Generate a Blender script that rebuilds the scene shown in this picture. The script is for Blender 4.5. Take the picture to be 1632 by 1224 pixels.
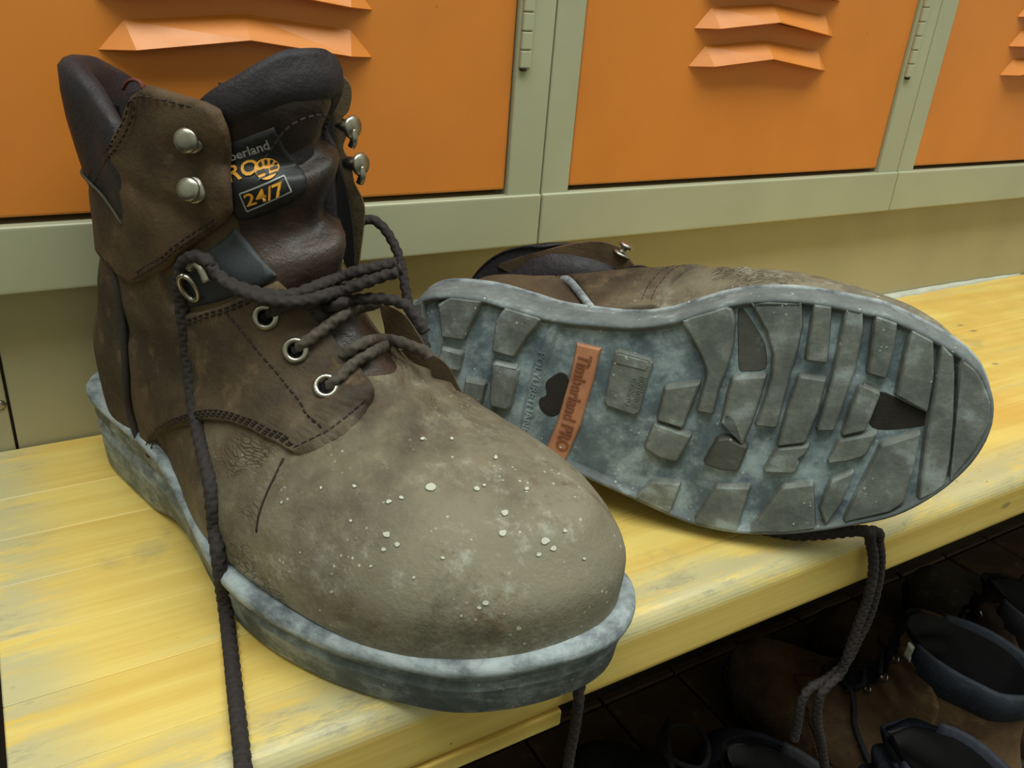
import bpy, bmesh, math, random
import numpy as np
from mathutils import Vector, Matrix, noise as mnoise
from mathutils.geometry import delaunay_2d_cdt
from mathutils.bvhtree import BVHTree

for o in list(bpy.data.objects):
    bpy.data.objects.remove(o)
random.seed(7)
scene = bpy.context.scene
COL = scene.collection

# ------------------------------------------------------------------ camera
CAM = np.array([0.0, -0.489, 0.6865])
ROT = np.array([[0.8583275710460251, 0.1609364195711297, -0.48720965675759764],
                [-0.5076132481044248, 0.40485440183671006, -0.7605404023865632],
                [0.07485032485638628, 0.9001068726373913, 0.4291911540325924]])
FPX = 1353.222
cd = bpy.data.cameras.new('camera')
cd.sensor_fit = 'HORIZONTAL'
cd.sensor_width = 36.0
cd.lens = FPX / 1632 * 36.0
cd.clip_start = 0.02
cam = bpy.data.objects.new('camera', cd)
COL.objects.link(cam)
mw = Matrix(ROT.tolist()).to_4x4()
mw.translation = Vector(CAM)
cam.matrix_world = mw
scene.camera = cam

# ------------------------------------------------------------------ world, lamps, exposure
world = bpy.data.worlds.new('locker_room_air')
scene.world = world
world.use_nodes = True
bgn = world.node_tree.nodes['Background']
bgn.inputs['Color'].default_value = (0.80, 0.95, 0.90, 1)
bgn.inputs['Strength'].default_value = 0.05


def lamp(name, loc, size, power, target, color=(0.93, 1.0, 0.93)):
    ld = bpy.data.lights.new(name, 'AREA')
    ld.shape = 'RECTANGLE'
    ld.size, ld.size_y = size
    ld.energy = power
    ld.color = color
    o = bpy.data.objects.new(name, ld)
    COL.objects.link(o)
    o.location = loc
    o.rotation_euler = (Vector(target) - Vector(loc)).to_track_quat('-Z', 'Y').to_euler()
    return o


lamp('fluorescent_ceiling_lamp', (-0.35, -0.75, 2.55), (1.6, 0.9), 36, (-0.35, -0.75, 0))
lamp('fluorescent_ceiling_lamp', (1.25, -0.85, 2.55), (1.6, 0.9), 30, (1.25, -0.85, 0))
vs = scene.view_settings
vs.view_transform = 'Standard'
vs.look = 'None'
vs.gamma = 1.0
vs.use_curve_mapping = False
vs.exposure = 0.14


# ------------------------------------------------------------------ node materials
def lin(c):
    def f(v):
        v /= 255.0
        return v / 12.92 if v <= 0.04045 else ((v + 0.055) / 1.055) ** 2.4
    return (f(c[0]), f(c[1]), f(c[2]), 1.0)


class NT:
    def __init__(self, name, metallic=0.0, rough=0.6, spec=0.5):
        self.m = bpy.data.materials.new(name)
        self.m.use_nodes = True
        self.t = self.m.node_tree
        self.b = self.t.nodes['Principled BSDF']
        self.b.inputs['Metallic'].default_value = metallic
        self.b.inputs['Roughness'].default_value = rough
        self.b.inputs['Specular IOR Level'].default_value = spec
        self.co = self.t.nodes.new('ShaderNodeTexCoord').outputs['Object']
        self._xyz = None

    def n(self, kind, **kw):
        nd = self.t.nodes.new(kind)
        for k, v in kw.items():
            setattr(nd, k, v)
        return nd

    def put(self, sock, v):
        if v is None:
            return
        if isinstance(v, bpy.types.NodeSocket):
            self.t.links.new(v, sock)
        else:
            sock.default_value = v

    def map(self, scale=(1, 1, 1), rot=(0, 0, 0), loc=(0, 0, 0), vec=None):
        nd = self.n('ShaderNodeMapping')
        self.put(nd.inputs['Vector'], vec or self.co)
        nd.inputs['Scale'].default_value = scale
        nd.inputs['Rotation'].default_value = rot
        nd.inputs['Location'].default_value = loc
        return nd.outputs[0]

    def noise(self, scale, detail=4, rough=0.55, vec=None, dist=0.0):
        nd = self.n('ShaderNodeTexNoise')
        self.put(nd.inputs['Vector'], vec or self.co)
        nd.inputs['Scale'].default_value = scale
        nd.inputs['Detail'].default_value = detail
        nd.inputs['Roughness'].default_value = rough
        nd.inputs['Distortion'].default_value = dist
        return nd.outputs['Fac']

    def voro(self, scale, vec=None, feature='F1', rand=1.0):
        nd = self.n('ShaderNodeTexVoronoi', feature=feature)
        self.put(nd.inputs['Vector'], vec or self.co)
        nd.inputs['Scale'].default_value = scale
        nd.inputs['Randomness'].default_value = rand
        return nd.outputs['Distance']

    def wave(self, scale, dist=0.0, vec=None, d='X'):
        nd = self.n('ShaderNodeTexWave', bands_direction=d)
        self.put(nd.inputs['Vector'], vec or self.co)
        nd.inputs['Scale'].default_value = scale
        nd.inputs['Distortion'].default_value = dist
        nd.inputs['Detail'].default_value = 2
        return nd.outputs['Fac']

    def math(self, op, a, b=0.0, c=None, clamp=False):
        nd = self.n('ShaderNodeMath', operation=op, use_clamp=clamp)
        self.put(nd.inputs[0], a)
        self.put(nd.inputs[1], b)
        if c is not None:
            self.put(nd.inputs[2], c)
        return nd.outputs[0]

    def step(self, v, lo, hi, a=0.0, b=1.0):
        nd = self.n('ShaderNodeMapRange', interpolation_type='SMOOTHSTEP')
        self.put(nd.inputs['Value'], v)
        nd.inputs['From Min'].default_value = lo
        nd.inputs['From Max'].default_value = hi
        nd.inputs['To Min'].default_value = a
        nd.inputs['To Max'].default_value = b
        return nd.outputs[0]

    def mix(self, fac, a, b):
        nd = self.n('ShaderNodeMix', data_type='RGBA')
        self.put(nd.inputs['Factor'], fac)
        self.put(nd.inputs['A'], a)
        self.put(nd.inputs['B'], b)
        return nd.outputs['Result']

    def axis(self, k):
        if self._xyz is None:
            self._xyz = self.n('ShaderNodeSeparateXYZ')
            self.t.links.new(self.co, self._xyz.inputs[0])
        return self._xyz.outputs[k]

    def done(self, color=None, rough=None, bump=None, strength=0.4, dist=0.001):
        self.put(self.b.inputs['Base Color'], color)
        self.put(self.b.inputs['Roughness'], rough)
        if bump is not None:
            nd = self.n('ShaderNodeBump')
            nd.inputs['Strength'].default_value = strength
            nd.inputs['Distance'].default_value = dist
            self.put(nd.inputs['Height'], bump)
            self.t.links.new(nd.outputs[0], self.b.inputs['Normal'])
        return self.m


def m_plain(name, c, rough=0.5, metallic=0.0, var=0.12, scale=60, bump=0.15):
    k = NT(name, metallic, rough)
    d = tuple(x * (1 - var * 2) for x in lin(c)[:3]) + (1,)
    nz = k.noise(scale, 4)
    return k.done(k.mix(nz, d, lin(c)), None, k.noise(scale * 6, 3), bump, 0.0006)


def m_paint(name, c, scuff):
    k = NT(name, 0.0, 0.38)
    big = k.noise(7, 4)
    col = k.mix(k.step(big, .3, .75), lin(c), tuple(min(1, x * 0.86) for x in lin(c)[:3]) + (1,))
    sp = k.step(k.voro(55, k.map((1, 1, .7))), .05, .028)
    keep = k.step(k.noise(14, 2), .55, .62)
    col = k.mix(k.math('MULTIPLY', sp, k.math('MULTIPLY', keep, .75)), col, lin(scuff))
    scr = k.step(k.noise(26, 5, .7, k.map((3.0, 1, .35), (0, .35, 0))), .68, .74)
    col = k.mix(k.math('MULTIPLY', scr, .35), col, lin(scuff))
    return k.done(col, k.step(k.noise(30, 3), .2, .8, .32, .5), k.noise(240, 2), .06, .0005)


def m_bench():
    k = NT('worn_yellow_varnish', 0.0, 0.42)
    g = k.noise(30, 6, .65, k.map((.10, 2.6, 2.6)))
    col = k.mix(k.step(g, .25, .75), lin((232, 206, 120)), lin((212, 176, 88)))
    warm = k.noise(9, 3, .5, k.map((.6, 1, 1)))
    col = k.mix(k.step(warm, .50, .75, 0, .6), col, lin((216, 162, 74)))
    streak = k.step(k.noise(42, 6, .7, k.map((.10, 1.6, 1.6))), .57, .72)
    col = k.mix(k.math('MULTIPLY', streak, .55), col, lin((196, 184, 128)))
    # varnish rubbed off along the front arris and the left end
    edge = k.math('ADD', k.step(k.axis(1), -.222, -.248), k.step(k.axis(0), .012, -.026))
    top = k.step(k.axis(2), .4085, .4135)
    e = k.math('MULTIPLY', edge, top)
    e = k.math('MULTIPLY', e, k.step(k.noise(24, 8, .76, k.map((.40, 2.2, 2.2))), .38, .54), clamp=True)
    col = k.mix(k.math('MULTIPLY', e, .85), col, lin((186, 178, 140)))
    gr = k.math('MULTIPLY', e, k.step(k.noise(70, 8, .8, k.map((.25, 1, 1))), .53, .66))
    col = k.mix(k.math('MULTIPLY', gr, .5), col, lin((112, 112, 112)))
    # dents, stains and specks
    sp = k.step(k.voro(34, k.map((.45, 1, 1), (0, 0, .2))), .11, .05)
    sp = k.math('MULTIPLY', sp, k.step(k.noise(11, 2), .5, .62))
    col = k.mix(k.math('MULTIPLY', sp, .75), col, lin((128, 118, 92)))
    sp2 = k.step(k.voro(120, k.map((.6, 1, 1))), .09, .05)
    sp2 = k.math('MULTIPLY', sp2, k.step(k.noise(19, 2), .56, .64))
    col = k.mix(k.math('MULTIPLY', sp2, .8), col, lin((92, 72, 44)))
    blot = k.step(k.noise(16, 5, .6), .63, .72)
    col = k.mix(k.math('MULTIPLY', blot, .45), col, lin((160, 152, 112)))
    return k.done(col, k.step(k.noise(40, 4), .2, .8, .30, .55), k.noise(55, 5, .6, k.map((.12, 3, 3))), .22, .0008)


def m_leather(name, dark, mid, tan, dust, dustbias=0.0, rough=.72, specks=1.0, gloss=0.0, cracks=False):
    """nubuck work-boot leather in boot coordinates: x heel to toe, z up"""
    k = NT(name, 0.0, rough, .35)
    n1 = k.noise(24, 5, .6)
    n2 = k.noise(75, 5, .65)
    col = k.mix(k.step(n1, .32, .66), lin(dark), lin(mid))
    col = k.mix(k.math('MULTIPLY', k.step(n2, .52, .72), .55), col, lin(tan))
    # pale work dust: settles on the forefoot and low sides
    fx = k.math('MULTIPLY', k.axis(0), 7.0)
    fz = k.math('MULTIPLY', k.axis(2), -9.0)
    d = k.math('ADD', k.math('ADD', fx, fz), dustbias)
    d = k.math('ADD', d, k.math('MULTIPLY', k.math('SUBTRACT', n1, .5), 1.3))
    d = k.math('ADD', d, k.math('MULTIPLY', k.math('SUBTRACT', n2, .5), .8))
    dm = k.step(d, -.15, 1.1)
    col = k.mix(k.math('MULTIPLY', dm, .86), col, lin(dust))
    pale = k.step(k.noise(34, 9, .78), .53, .66)
    col = k.mix(k.math('MULTIPLY', k.math('MULTIPLY', pale, dm), .75), col, lin((164, 162, 150)))
    rub = k.step(k.noise(26, 8, .72, k.map(loc=(3, 1, 2))), .55, .66)
    col = k.mix(k.math('MULTIPLY', k.math('MULTIPLY', rub, dm), .75), col, lin((98, 78, 50)))
    grime = k.step(k.noise(20, 9, .78, k.map(loc=(5, 2, 7))), .49, .62)
    col = k.mix(k.math('MULTIPLY', k.math('MULTIPLY', grime, dm), .6), col, lin((82, 76, 64)))
    scuff = k.step(k.noise(110, 8, .8, k.map((.5, 1, 1), loc=(1, 8, 3))), .56, .66)
    col = k.mix(k.math('MULTIPLY', k.math('MULTIPLY', scuff, dm), .5), col, lin((152, 148, 134)))
    if specks:
        v = k.step(k.voro(260), .20, .10)
        v = k.math('MULTIPLY', v, k.step(k.noise(60, 3), .54, .64))
        v = k.math('MULTIPLY', v, dm)
        col = k.mix(k.math('MULTIPLY', v, .8 * specks), col, lin((206, 206, 194)))
    h = k.math('ADD', k.noise(110, 6, .7), k.math('MULTIPLY', k.noise(520, 3, .6), .35))
    if cracks:                                    # fine flex cracks across the vamp
        wob = k.n('ShaderNodeVectorMath', operation='ADD')
        nzc = k.n('ShaderNodeTexNoise')
        k.put(nzc.inputs['Vector'], k.co)
        nzc.inputs['Scale'].default_value = 60
        sc_ = k.n('ShaderNodeVectorMath', operation='SCALE')
        k.put(sc_.inputs[0], nzc.outputs['Color'])
        sc_.inputs['Scale'].default_value = .010
        k.put(wob.inputs[0], k.co)
        k.put(wob.inputs[1], sc_.outputs[0])
        cr = k.voro(480, k.map((.38, .38, 1.5), (.15, 0, 0), vec=wob.outputs[0]), 'DISTANCE_TO_EDGE')
        crm = k.math('MULTIPLY', k.step(k.axis(0), .146, .170), k.step(k.axis(0), .236, .210))
        crk = k.math('MULTIPLY', k.step(cr, .13, .02), k.math('MULTIPLY', crm, k.step(k.noise(26, 2), .52, .62)))
        col = k.mix(k.math('MULTIPLY', crk, .6), col, lin((58, 48, 36)))
        h = k.math('SUBTRACT', h, k.math('MULTIPLY', crk, 1.0))
    rr = k.step(n2, .3, .7, rough - .1 - gloss, rough + .12 - gloss)
    return k.done(col, rr, h, .75, .0010)


def m_rubber(name, dark, mid, dust, amt=.5, bumpy=.5):
    k = NT(name, 0.0, .75, .35)
    n1 = k.noise(45, 6, .68)
    n2 = k.noise(130, 5, .7, k.map((.35, .35, 1.4)))
    col = k.mix(k.step(n1, .3, .7), lin(dark), lin(mid))
    d = k.math('ADD', k.math('MULTIPLY', n1, .55), k.math('MULTIPLY', n2, .45))
    dm = k.step(d, .62 - amt * .28, .70 - amt * .1)
    col = k.mix(k.math('MULTIPLY', dm, .85), col, lin(dust))
    sp = k.step(k.voro(300), .22, .1)
    sp = k.math('MULTIPLY', sp, k.step(k.noise(70, 2), .58, .66))
    col = k.mix(sp, col, lin((190, 196, 198)))
    return k.done(col, None, k.math('ADD', n1, k.math('MULTIPLY', k.noise(420, 3), .4)), bumpy, .0008)


MAT = {}
MAT['orange'] = m_paint('orange_enamel', (216, 129, 48), (120, 84, 52))
MAT['beige'] = m_paint('khaki_enamel', (172, 172, 144), (92, 86, 66))
MAT['beige_low'] = m_paint('khaki_plinth_enamel', (168, 160, 128), (84, 74, 54))
MAT['bench'] = m_bench()
MAT['dark_gap'] = m_plain('grimy_joint', (40, 34, 28), .8)
MAT['caulk'] = m_plain('white_caulk', (204, 206, 194), .7, var=.2)
MAT['steel'] = m_plain('nickel_steel', (170, 164, 154), .34, 1.0, .1, 200, .05)
MAT['vamp'] = m_leather('dusty_vamp_leather', (62, 48, 34), (88, 72, 52), (112, 92, 64), (132, 126, 108), -.25, cracks=True)
MAT['quarter'] = m_leather('brown_quarter_leather', (50, 39, 29), (82, 66, 48), (112, 92, 64), (130, 121, 102), -.40)
MAT['flap'] = m_leather('brown_flap_leather', (58, 44, 31), (88, 68, 48), (106, 84, 58), (110, 96, 76), -1.6)
MAT['tongue'] = m_leather('glossy_tongue_leather', (34, 26, 24), (58, 44, 38), (78, 60, 50), (98, 88, 76), -1.5, .45, 0, .08)
MAT['pad'] = m_leather('black_collar_leather', (30, 26, 32), (42, 36, 42), (54, 46, 50), (70, 64, 66), -2.5, .55, 0)
MAT['lining'] = m_plain('dark_boot_lining', (26, 23, 27), .9)
MAT['edge'] = m_leather('raw_suede_edge', (70, 58, 42), (98, 82, 60), (126, 108, 78), (120, 108, 88), -.9, .9)
MAT['welt'] = m_rubber('dusty_welt_rubber', (84, 90, 96), (122, 130, 136), (172, 180, 184), .8)
MAT['sole'] = m_rubber('dusty_sole_rubber', (78, 84, 88), (118, 124, 126), (160, 168, 172), .55)
MAT['groove'] = m_rubber('blue_grey_groove_dust', (84, 96, 104), (120, 136, 144), (168, 182, 188), .62)
MAT['rim'] = m_rubber('sole_edge_rubber', (88, 93, 96), (116, 122, 124), (152, 162, 166), .32, .35)
MAT['lug'] = m_rubber('worn_lug_rubber', (88, 92, 90), (126, 129, 124), (152, 162, 164), .34, .6)
MAT['lug_dark'] = m_rubber('dirty_lug_rubber', (66, 66, 62), (88, 88, 82), (116, 122, 122), .14)
MAT['logo_strip'] = m_rubber('terracotta_logo_strip', (178, 118, 88), (196, 140, 106), (192, 164, 146), .28, .25)
MAT['stitch'] = m_plain('dark_stitch_thread', (44, 33, 26), .85)
MAT['lace'] = m_plain('braided_dark_lace', (56, 47, 47), .85, var=.4, scale=500)
MAT['lace_dusty'] = m_plain('dusty_braided_lace', (96, 86, 76), .9, var=.35, scale=200)
MAT['white'] = m_plain('dried_white_paint', (196, 196, 182), .85, var=.12, scale=300)
MAT['label'] = m_plain('black_label_cloth', (22, 22, 26), .5, scale=200)
MAT['yellow'] = m_plain('amber_print', (232, 164, 52), .5, scale=300)
MAT['grey_print'] = m_plain('grey_print', (150, 150, 148), .5, scale=300)


# ------------------------------------------------------------------ mesh helpers
def link(name, me, mat=None, parent=None, smooth=False):
    o = bpy.data.objects.new(name, me)
    COL.objects.link(o)
    if mat is not None and not me.materials:
        me.materials.append(MAT[mat] if isinstance(mat, str) else mat)
    if parent is not None:
        o.parent = parent
    if smooth:
        me.polygons.foreach_set('use_smooth', [True] * len(me.polygons))
    return o


def mesh(name, v, f, mat=None, parent=None, smooth=False, fix=True):
    me = bpy.data.meshes.new(name)
    me.from_pydata(np.asarray(v, float).tolist(), [], [tuple(q) for q in f])
    if fix:
        bm = bmesh.new()
        bm.from_mesh(me)
        bmesh.ops.recalc_face_normals(bm, faces=bm.faces)
        bm.to_mesh(me)
        bm.free()
    return link(name, me, mat, parent, smooth)


def tag(o, label=None, cat=None, group=None, kind=None):
    if label:
        o['label'] = label
    if cat:
        o['category'] = cat
    if group:
        o['group'] = group
    if kind:
        o['kind'] = kind
    return o


def empty(name, loc=(0, 0, 0), mat=None):
    o = bpy.data.objects.new(name, None)
    COL.objects.link(o)
    o.empty_display_size = .05
    o.location = loc
    if mat is not None:
        o.matrix_world = mat
    return o


def box(name, lo, hi, mat, parent=None, bev=0.0, seg=2):
    bm = bmesh.new()
    bmesh.ops.create_cube(bm, size=1)
    c = [(a + b) / 2 for a, b in zip(lo, hi)]
    s = [b - a for a, b in zip(lo, hi)]
    for v in bm.verts:
        v.co = Vector((c[0] + v.co.x * s[0], c[1] + v.co.y * s[1], c[2] + v.co.z * s[2]))
    if bev:
        bmesh.ops.bevel(bm, geom=list(bm.edges), offset=bev, segments=seg, affect='EDGES', profile=.6)
    me = bpy.data.meshes.new(name)
    bm.to_mesh(me)
    bm.free()
    return link(name, me, mat, parent)


def ray(px, py):
    return ROT @ (np.array([px - 816.0, 612.0 - py, -FPX]) / FPX)


def on_z(px, py, z):
    r = ray(px, py)
    return CAM + r * ((z - CAM[2]) / r[2])


def crom(P, n, closed=False):
    """Catmull-Rom through P, n samples per span"""
    P = np.asarray(P, float)
    m = len(P)
    out = []
    spans = m if closed else m - 1
    for i in range(spans):
        if closed:
            a, b, c, d = P[(i - 1) % m], P[i], P[(i + 1) % m], P[(i + 2) % m]
        else:
            b, c = P[i], P[i + 1]
            a = P[i - 1] if i > 0 else 2 * b - c
            d = P[i + 2] if i + 2 < m else 2 * c - b
        for k in range(n):
            t = k / n
            out.append(.5 * (2 * b + (c - a) * t + (2 * a - 5 * b + 4 * c - d) * t * t + (3 * b - a - 3 * c + d) * t ** 3))
    if not closed:
        out.append(P[-1])
    return np.array(out)


def resample(P, step):
    P = np.asarray(P, float)
    d = np.r_[0, np.cumsum(np.linalg.norm(np.diff(P, axis=0), axis=1))]
    n = max(2, int(d[-1] / step) + 1)
    t = np.linspace(0, d[-1], n)
    return np.stack([np.interp(t, d, P[:, k]) for k in range(P.shape[1])], 1)


def tube(name, pts, r, mat, parent=None, braid=True, seg=12, step=.0008, flat=.85, taper=False):
    P = resample(crom(pts, 12), step)
    n = len(P)
    T = np.gradient(P, axis=0)
    T /= np.linalg.norm(T, axis=1)[:, None] + 1e-12
    u = np.cross(T[0], [0, 0, 1.0])
    if np.linalg.norm(u) < 1e-3:
        u = np.cross(T[0], [0, 1.0, 0])
    u /= np.linalg.norm(u)
    U = np.zeros((n, 3))
    for i in range(n):
        u = u - T[i] * np.dot(u, T[i])
        u /= math.sqrt(u[0] * u[0] + u[1] * u[1] + u[2] * u[2]) + 1e-12
        U[i] = u
    Wd = np.cross(T, U)
    s = np.r_[0, np.cumsum(np.linalg.norm(np.diff(P, axis=0), axis=1))]
    a = 2 * math.pi * np.arange(seg) / seg
    k = np.ones((n, seg))
    if braid:
        ph = (s * 2 * math.pi / .0052)[:, None]
        k = 1 + .24 * np.maximum(np.cos(3 * a + ph), np.cos(3 * a - ph + 1.5)) - .12
    V = (P[:, None] + (r * k * np.cos(a))[:, :, None] * U[:, None] + (flat * r * k * np.sin(a))[:, :, None] * Wd[:, None]).reshape(-1, 3)
    F = [(i * seg + j, i * seg + (j + 1) % seg, (i + 1) * seg + (j + 1) % seg, (i + 1) * seg + j) for i in range(n - 1) for j in range(seg)]
    F += [tuple(range(seg)), tuple((n - 1) * seg + j for j in range(seg))[::-1]]
    return mesh(name, V, F, mat, parent, True)


def lathe(name, prof, mat, parent=None, seg=20, mtx=None, smooth=True):
    V, F = [], []
    for r, z in prof:
        for j in range(seg):
            a = 2 * math.pi * j / seg
            V.append(Vector((r * math.cos(a), r * math.sin(a), z)))
    for i in range(len(prof) - 1):
        for j in range(seg):
            F.append((i * seg + j, i * seg + (j + 1) % seg, (i + 1) * seg + (j + 1) % seg, (i + 1) * seg + j))
    if prof[0][0] > 1e-6:
        F.append(tuple(range(seg))[::-1])
    if prof[-1][0] > 1e-6:
        F.append(tuple((len(prof) - 1) * seg + j for j in range(seg)))
    if mtx is not None:
        V = [mtx @ v for v in V]
    return mesh(name, V, F, mat, parent, smooth)


def orient(p, nrm, up=None):
    z = Vector(nrm).normalized()
    x = Vector(up) if up is not None else Vector((0, 0, 1))
    x = x - z * x.dot(z)
    if x.length < 1e-4:
        x = Vector((1, 0, 0)) - z * z.x
    x.normalize()
    y = z.cross(x)
    m = Matrix((x, y, z)).transposed().to_4x4()
    m.translation = Vector(p)
    return m


def inset(poly, d):
    P = np.asarray(poly, float)
    area = .5 * np.sum(P[:, 0] * np.roll(P[:, 1], -1) - np.roll(P[:, 0], -1) * P[:, 1])
    sg = 1 if area > 0 else -1
    e = np.roll(P, -1, 0) - P
    e /= np.linalg.norm(e, axis=1)[:, None] + 1e-12
    nrm = np.stack([-e[:, 1], e[:, 0]], 1) * sg
    b = nrm + np.roll(nrm, 1, 0)
    b /= np.maximum(np.linalg.norm(b, axis=1)[:, None], .5)
    return P + b * d


def inside(poly, X, Y):
    """mask of the points that lie inside a polygon"""
    P = np.asarray(poly, float)
    Q = np.roll(P, 1, 0)
    X = np.atleast_1d(np.asarray(X, float))[:, None]
    Y = np.atleast_1d(np.asarray(Y, float))[:, None]
    c = (P[:, 1] > Y) != (Q[:, 1] > Y)
    xi = (Q[:, 0] - P[:, 0]) * (Y - P[:, 1]) / (Q[:, 1] - P[:, 1] + 1e-15) + P[:, 0]
    return (np.sum(c & (X < xi), axis=1) % 2) == 1


def fill_points(poly, step):
    lo, hi = poly.min(0), poly.max(0)
    gx, gy = np.meshgrid(np.arange(lo[0], hi[0], step), np.arange(lo[1], hi[1], step))
    gx, gy = gx.ravel(), gy.ravel()
    k = inside(poly, gx, gy)
    return [Vector((x, y)) for x, y in zip(gx[k], gy[k])]


def text_mesh(txt, shear=0.0):
    """flat lettering as 2-D vertices (unit cap height, starting at 0) and faces"""
    cu = bpy.data.curves.new('lettering', 'FONT')
    cu.body = txt
    cu.size = 1.0
    cu.resolution_u = 3
    cu.offset = .018
    cu.shear = shear
    o = bpy.data.objects.new('lettering', cu)
    COL.objects.link(o)
    dg = bpy.context.evaluated_depsgraph_get()
    me = bpy.data.meshes.new_from_object(o.evaluated_get(dg))
    v = np.array([[q.co.x, q.co.y] for q in me.vertices])
    f = [tuple(p.vertices) for p in me.polygons]
    bpy.data.objects.remove(o)
    bpy.data.curves.remove(cu)
    bpy.data.meshes.remove(me)
    v[:, 0] -= v[:, 0].min()
    w = v[:, 0].max()
    return v / np.array([w, .72]), f, w

# ------------------------------------------------------------------ the setting
ZB = 0.42                                    # bench top
floor = tag(box('floor', (-1.6, -2.3, -.05), (2.6, .6, -.008), MAT['dark_gap']), 'dark grimy floor of brown tiles under the bench', 'floor', kind='structure')
ROOM = m_plain('pale_room_paint', (206, 208, 194), .8, var=.05, scale=6)
tag(box('ceiling', (-1.6, -2.3, 2.70), (2.6, .6, 2.75), ROOM), 'white ceiling of the locker room above', 'ceiling', kind='structure')
tag(box('wall_front', (-1.6, -2.35, -.05), (2.6, -2.3, 2.75), ROOM), 'pale wall opposite the lockers', 'wall', kind='structure')
tag(box('wall_left', (-1.65, -2.35, -.05), (-1.6, .6, 2.75), ROOM), 'pale wall on the left of the room', 'wall', kind='structure')
tag(box('wall_right', (2.6, -2.35, -.05), (2.65, .6, 2.75), ROOM), 'pale wall on the right of the room', 'wall', kind='structure')
wall = tag(box('wall_back', (-1.6, .46, -.05), (2.6, .5, 2.7), m_plain('grey_wall_paint', (150, 148, 132), .7)), 'painted wall behind the lockers', 'wall', kind='structure')


def m_tile():
    k = NT('brown_quarry_tile', 0.0, .6)
    n = k.noise(14, 5, .6)
    col = k.mix(k.step(n, .3, .7), lin((66, 50, 36)), lin((92, 70, 48)))
    col = k.mix(k.step(k.noise(50, 4), .56, .7, 0, .5), col, lin((112, 100, 78)))
    return k.done(col, None, k.noise(90, 4), .3, .001)


MAT['tile'] = m_tile()
tile0 = None
for iy in range(6):
    for ix in range(15):
        x = .02 + ix * .1
        y = -.44 + iy * .1
        if tile0 is None:
            tile0 = box('floor_tile', (-.0485, -.0485, -.012), (.0485, .0485, 0), 'tile', floor, .002, 1)
            t = tile0
        else:
            t = tile0.copy()
            COL.objects.link(t)
        t.location = (x, y - .0, random.uniform(-.0008, .0008))

PITCH = .3855
SEAM0 = -.0623
Z_DOOR, Z_LIP, Z_TOP = .5585, .5195, 1.80


def louver_mesh():
    hw = .072
    V = [(-hw, 0, .0005), (-hw + .013, 0, .0145), (0, 0, .0200), (hw - .013, 0, .0145), (hw, 0, .0005),
         (-hw + .016, -.0095, .0015), (0, -.0115, .0082), (hw - .016, -.0095, .0015)]
    F = [(0, 5, 1), (1, 5, 6, 2), (2, 6, 7, 3), (3, 7, 4)]
    bm = bmesh.new()
    vs_ = [bm.verts.new(v) for v in V]
    for q in F:
        bm.faces.new([vs_[i] for i in q])
    bmesh.ops.recalc_face_normals(bm, faces=bm.faces)
    for fc in bm.faces:
        if fc.normal.y > 0:
            fc.normal_flip()
    ex = bmesh.ops.extrude_face_region(bm, geom=list(bm.faces))
    for v in [g for g in ex['geom'] if isinstance(g, bmesh.types.BMVert)]:
        v.co.y += .0012
        v.co.z -= .0006
    bmesh.ops.recalc_face_normals(bm, faces=bm.faces)
    me = bpy.data.meshes.new('louver')
    bm.to_mesh(me)
    bm.free()
    me.materials.append(MAT['orange'])
    return me


LOUV = louver_mesh()
SLOT = None
lock_labels = ['orange steel locker behind the upright boot',
               'orange steel locker behind the boot lying on its side',
               'orange steel locker at the right edge of the photo']
for i in range(3):
    x0 = SEAM0 + i * PITCH
    L = tag(empty('locker', (x0, 0, 0)), lock_labels[i], 'locker', 'row of orange lockers')
    w = PITCH - .0006
    xl, xr = .0226, .3586                     # door edges measured from the seam
    # carcass: side posts, bottom rail, top rail, cabinet box behind
    box('side_post', (.0004, -.001, Z_LIP), (xl, .022, Z_TOP + .04), 'beige', L, .0012)
    box('side_post', (xr, -.001, Z_LIP), (w, .022, Z_TOP + .04), 'beige', L, .0012)
    box('bottom_rail', (.0004, -.0032, Z_LIP), (w, .022, Z_DOOR - .0035), 'beige', L, .0016, 3)
    box('top_rail', (xl, -.001, Z_TOP), (xr, .022, Z_TOP + .04), 'beige', L, .0012)
    box('cabinet_body', (.0006, .024, Z_LIP), (w, .45, Z_TOP + .04), 'beige', L)
    d = box('door', (xl + .0016, .0015, Z_DOOR), (xr - .0012, .018, Z_TOP - .003), 'orange', L, .0015)
    xm = (xl + xr) / 2
    for g0 in (.6394, 1.55):
        for q in range(5):
            lv = link('louver', LOUV, None, d)
            lv.location = (xm - .0005, .0012, g0 + q * .0252)
            sl = mesh('louver_slot', [(xm - .064, .0012, g0 + q * .0252 + .001), (xm, .0012, g0 + q * .0252 + .0075), (xm + .064, .0012, g0 + q * .0252 + .001), (xm, .0012, g0 + q * .0252 + .0135)], [(0, 1, 2, 3)], 'dark_gap', d)
    for hz in (.6363, 1.15, 1.62):
        h = box('hinge', (xr + .0022, -.0024, hz), (xr + .0098, 0, hz + .066), 'beige', L, .0007, 1)
        for q in range(6):
            kz = hz + q * .011
            box('hinge_knuckle', (xr + .0012, -.0040, kz), (xr + .0086, -.0012, kz + .0104), 'beige', h, .0008, 2)
        pin = lathe('hinge_pin', [(.0018, -.0018), (.0022, -.0008), (.0022, .0004)], 'dark_gap', h, 10, Matrix.Translation((xr + .0042, -.0024, hz)))

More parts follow.
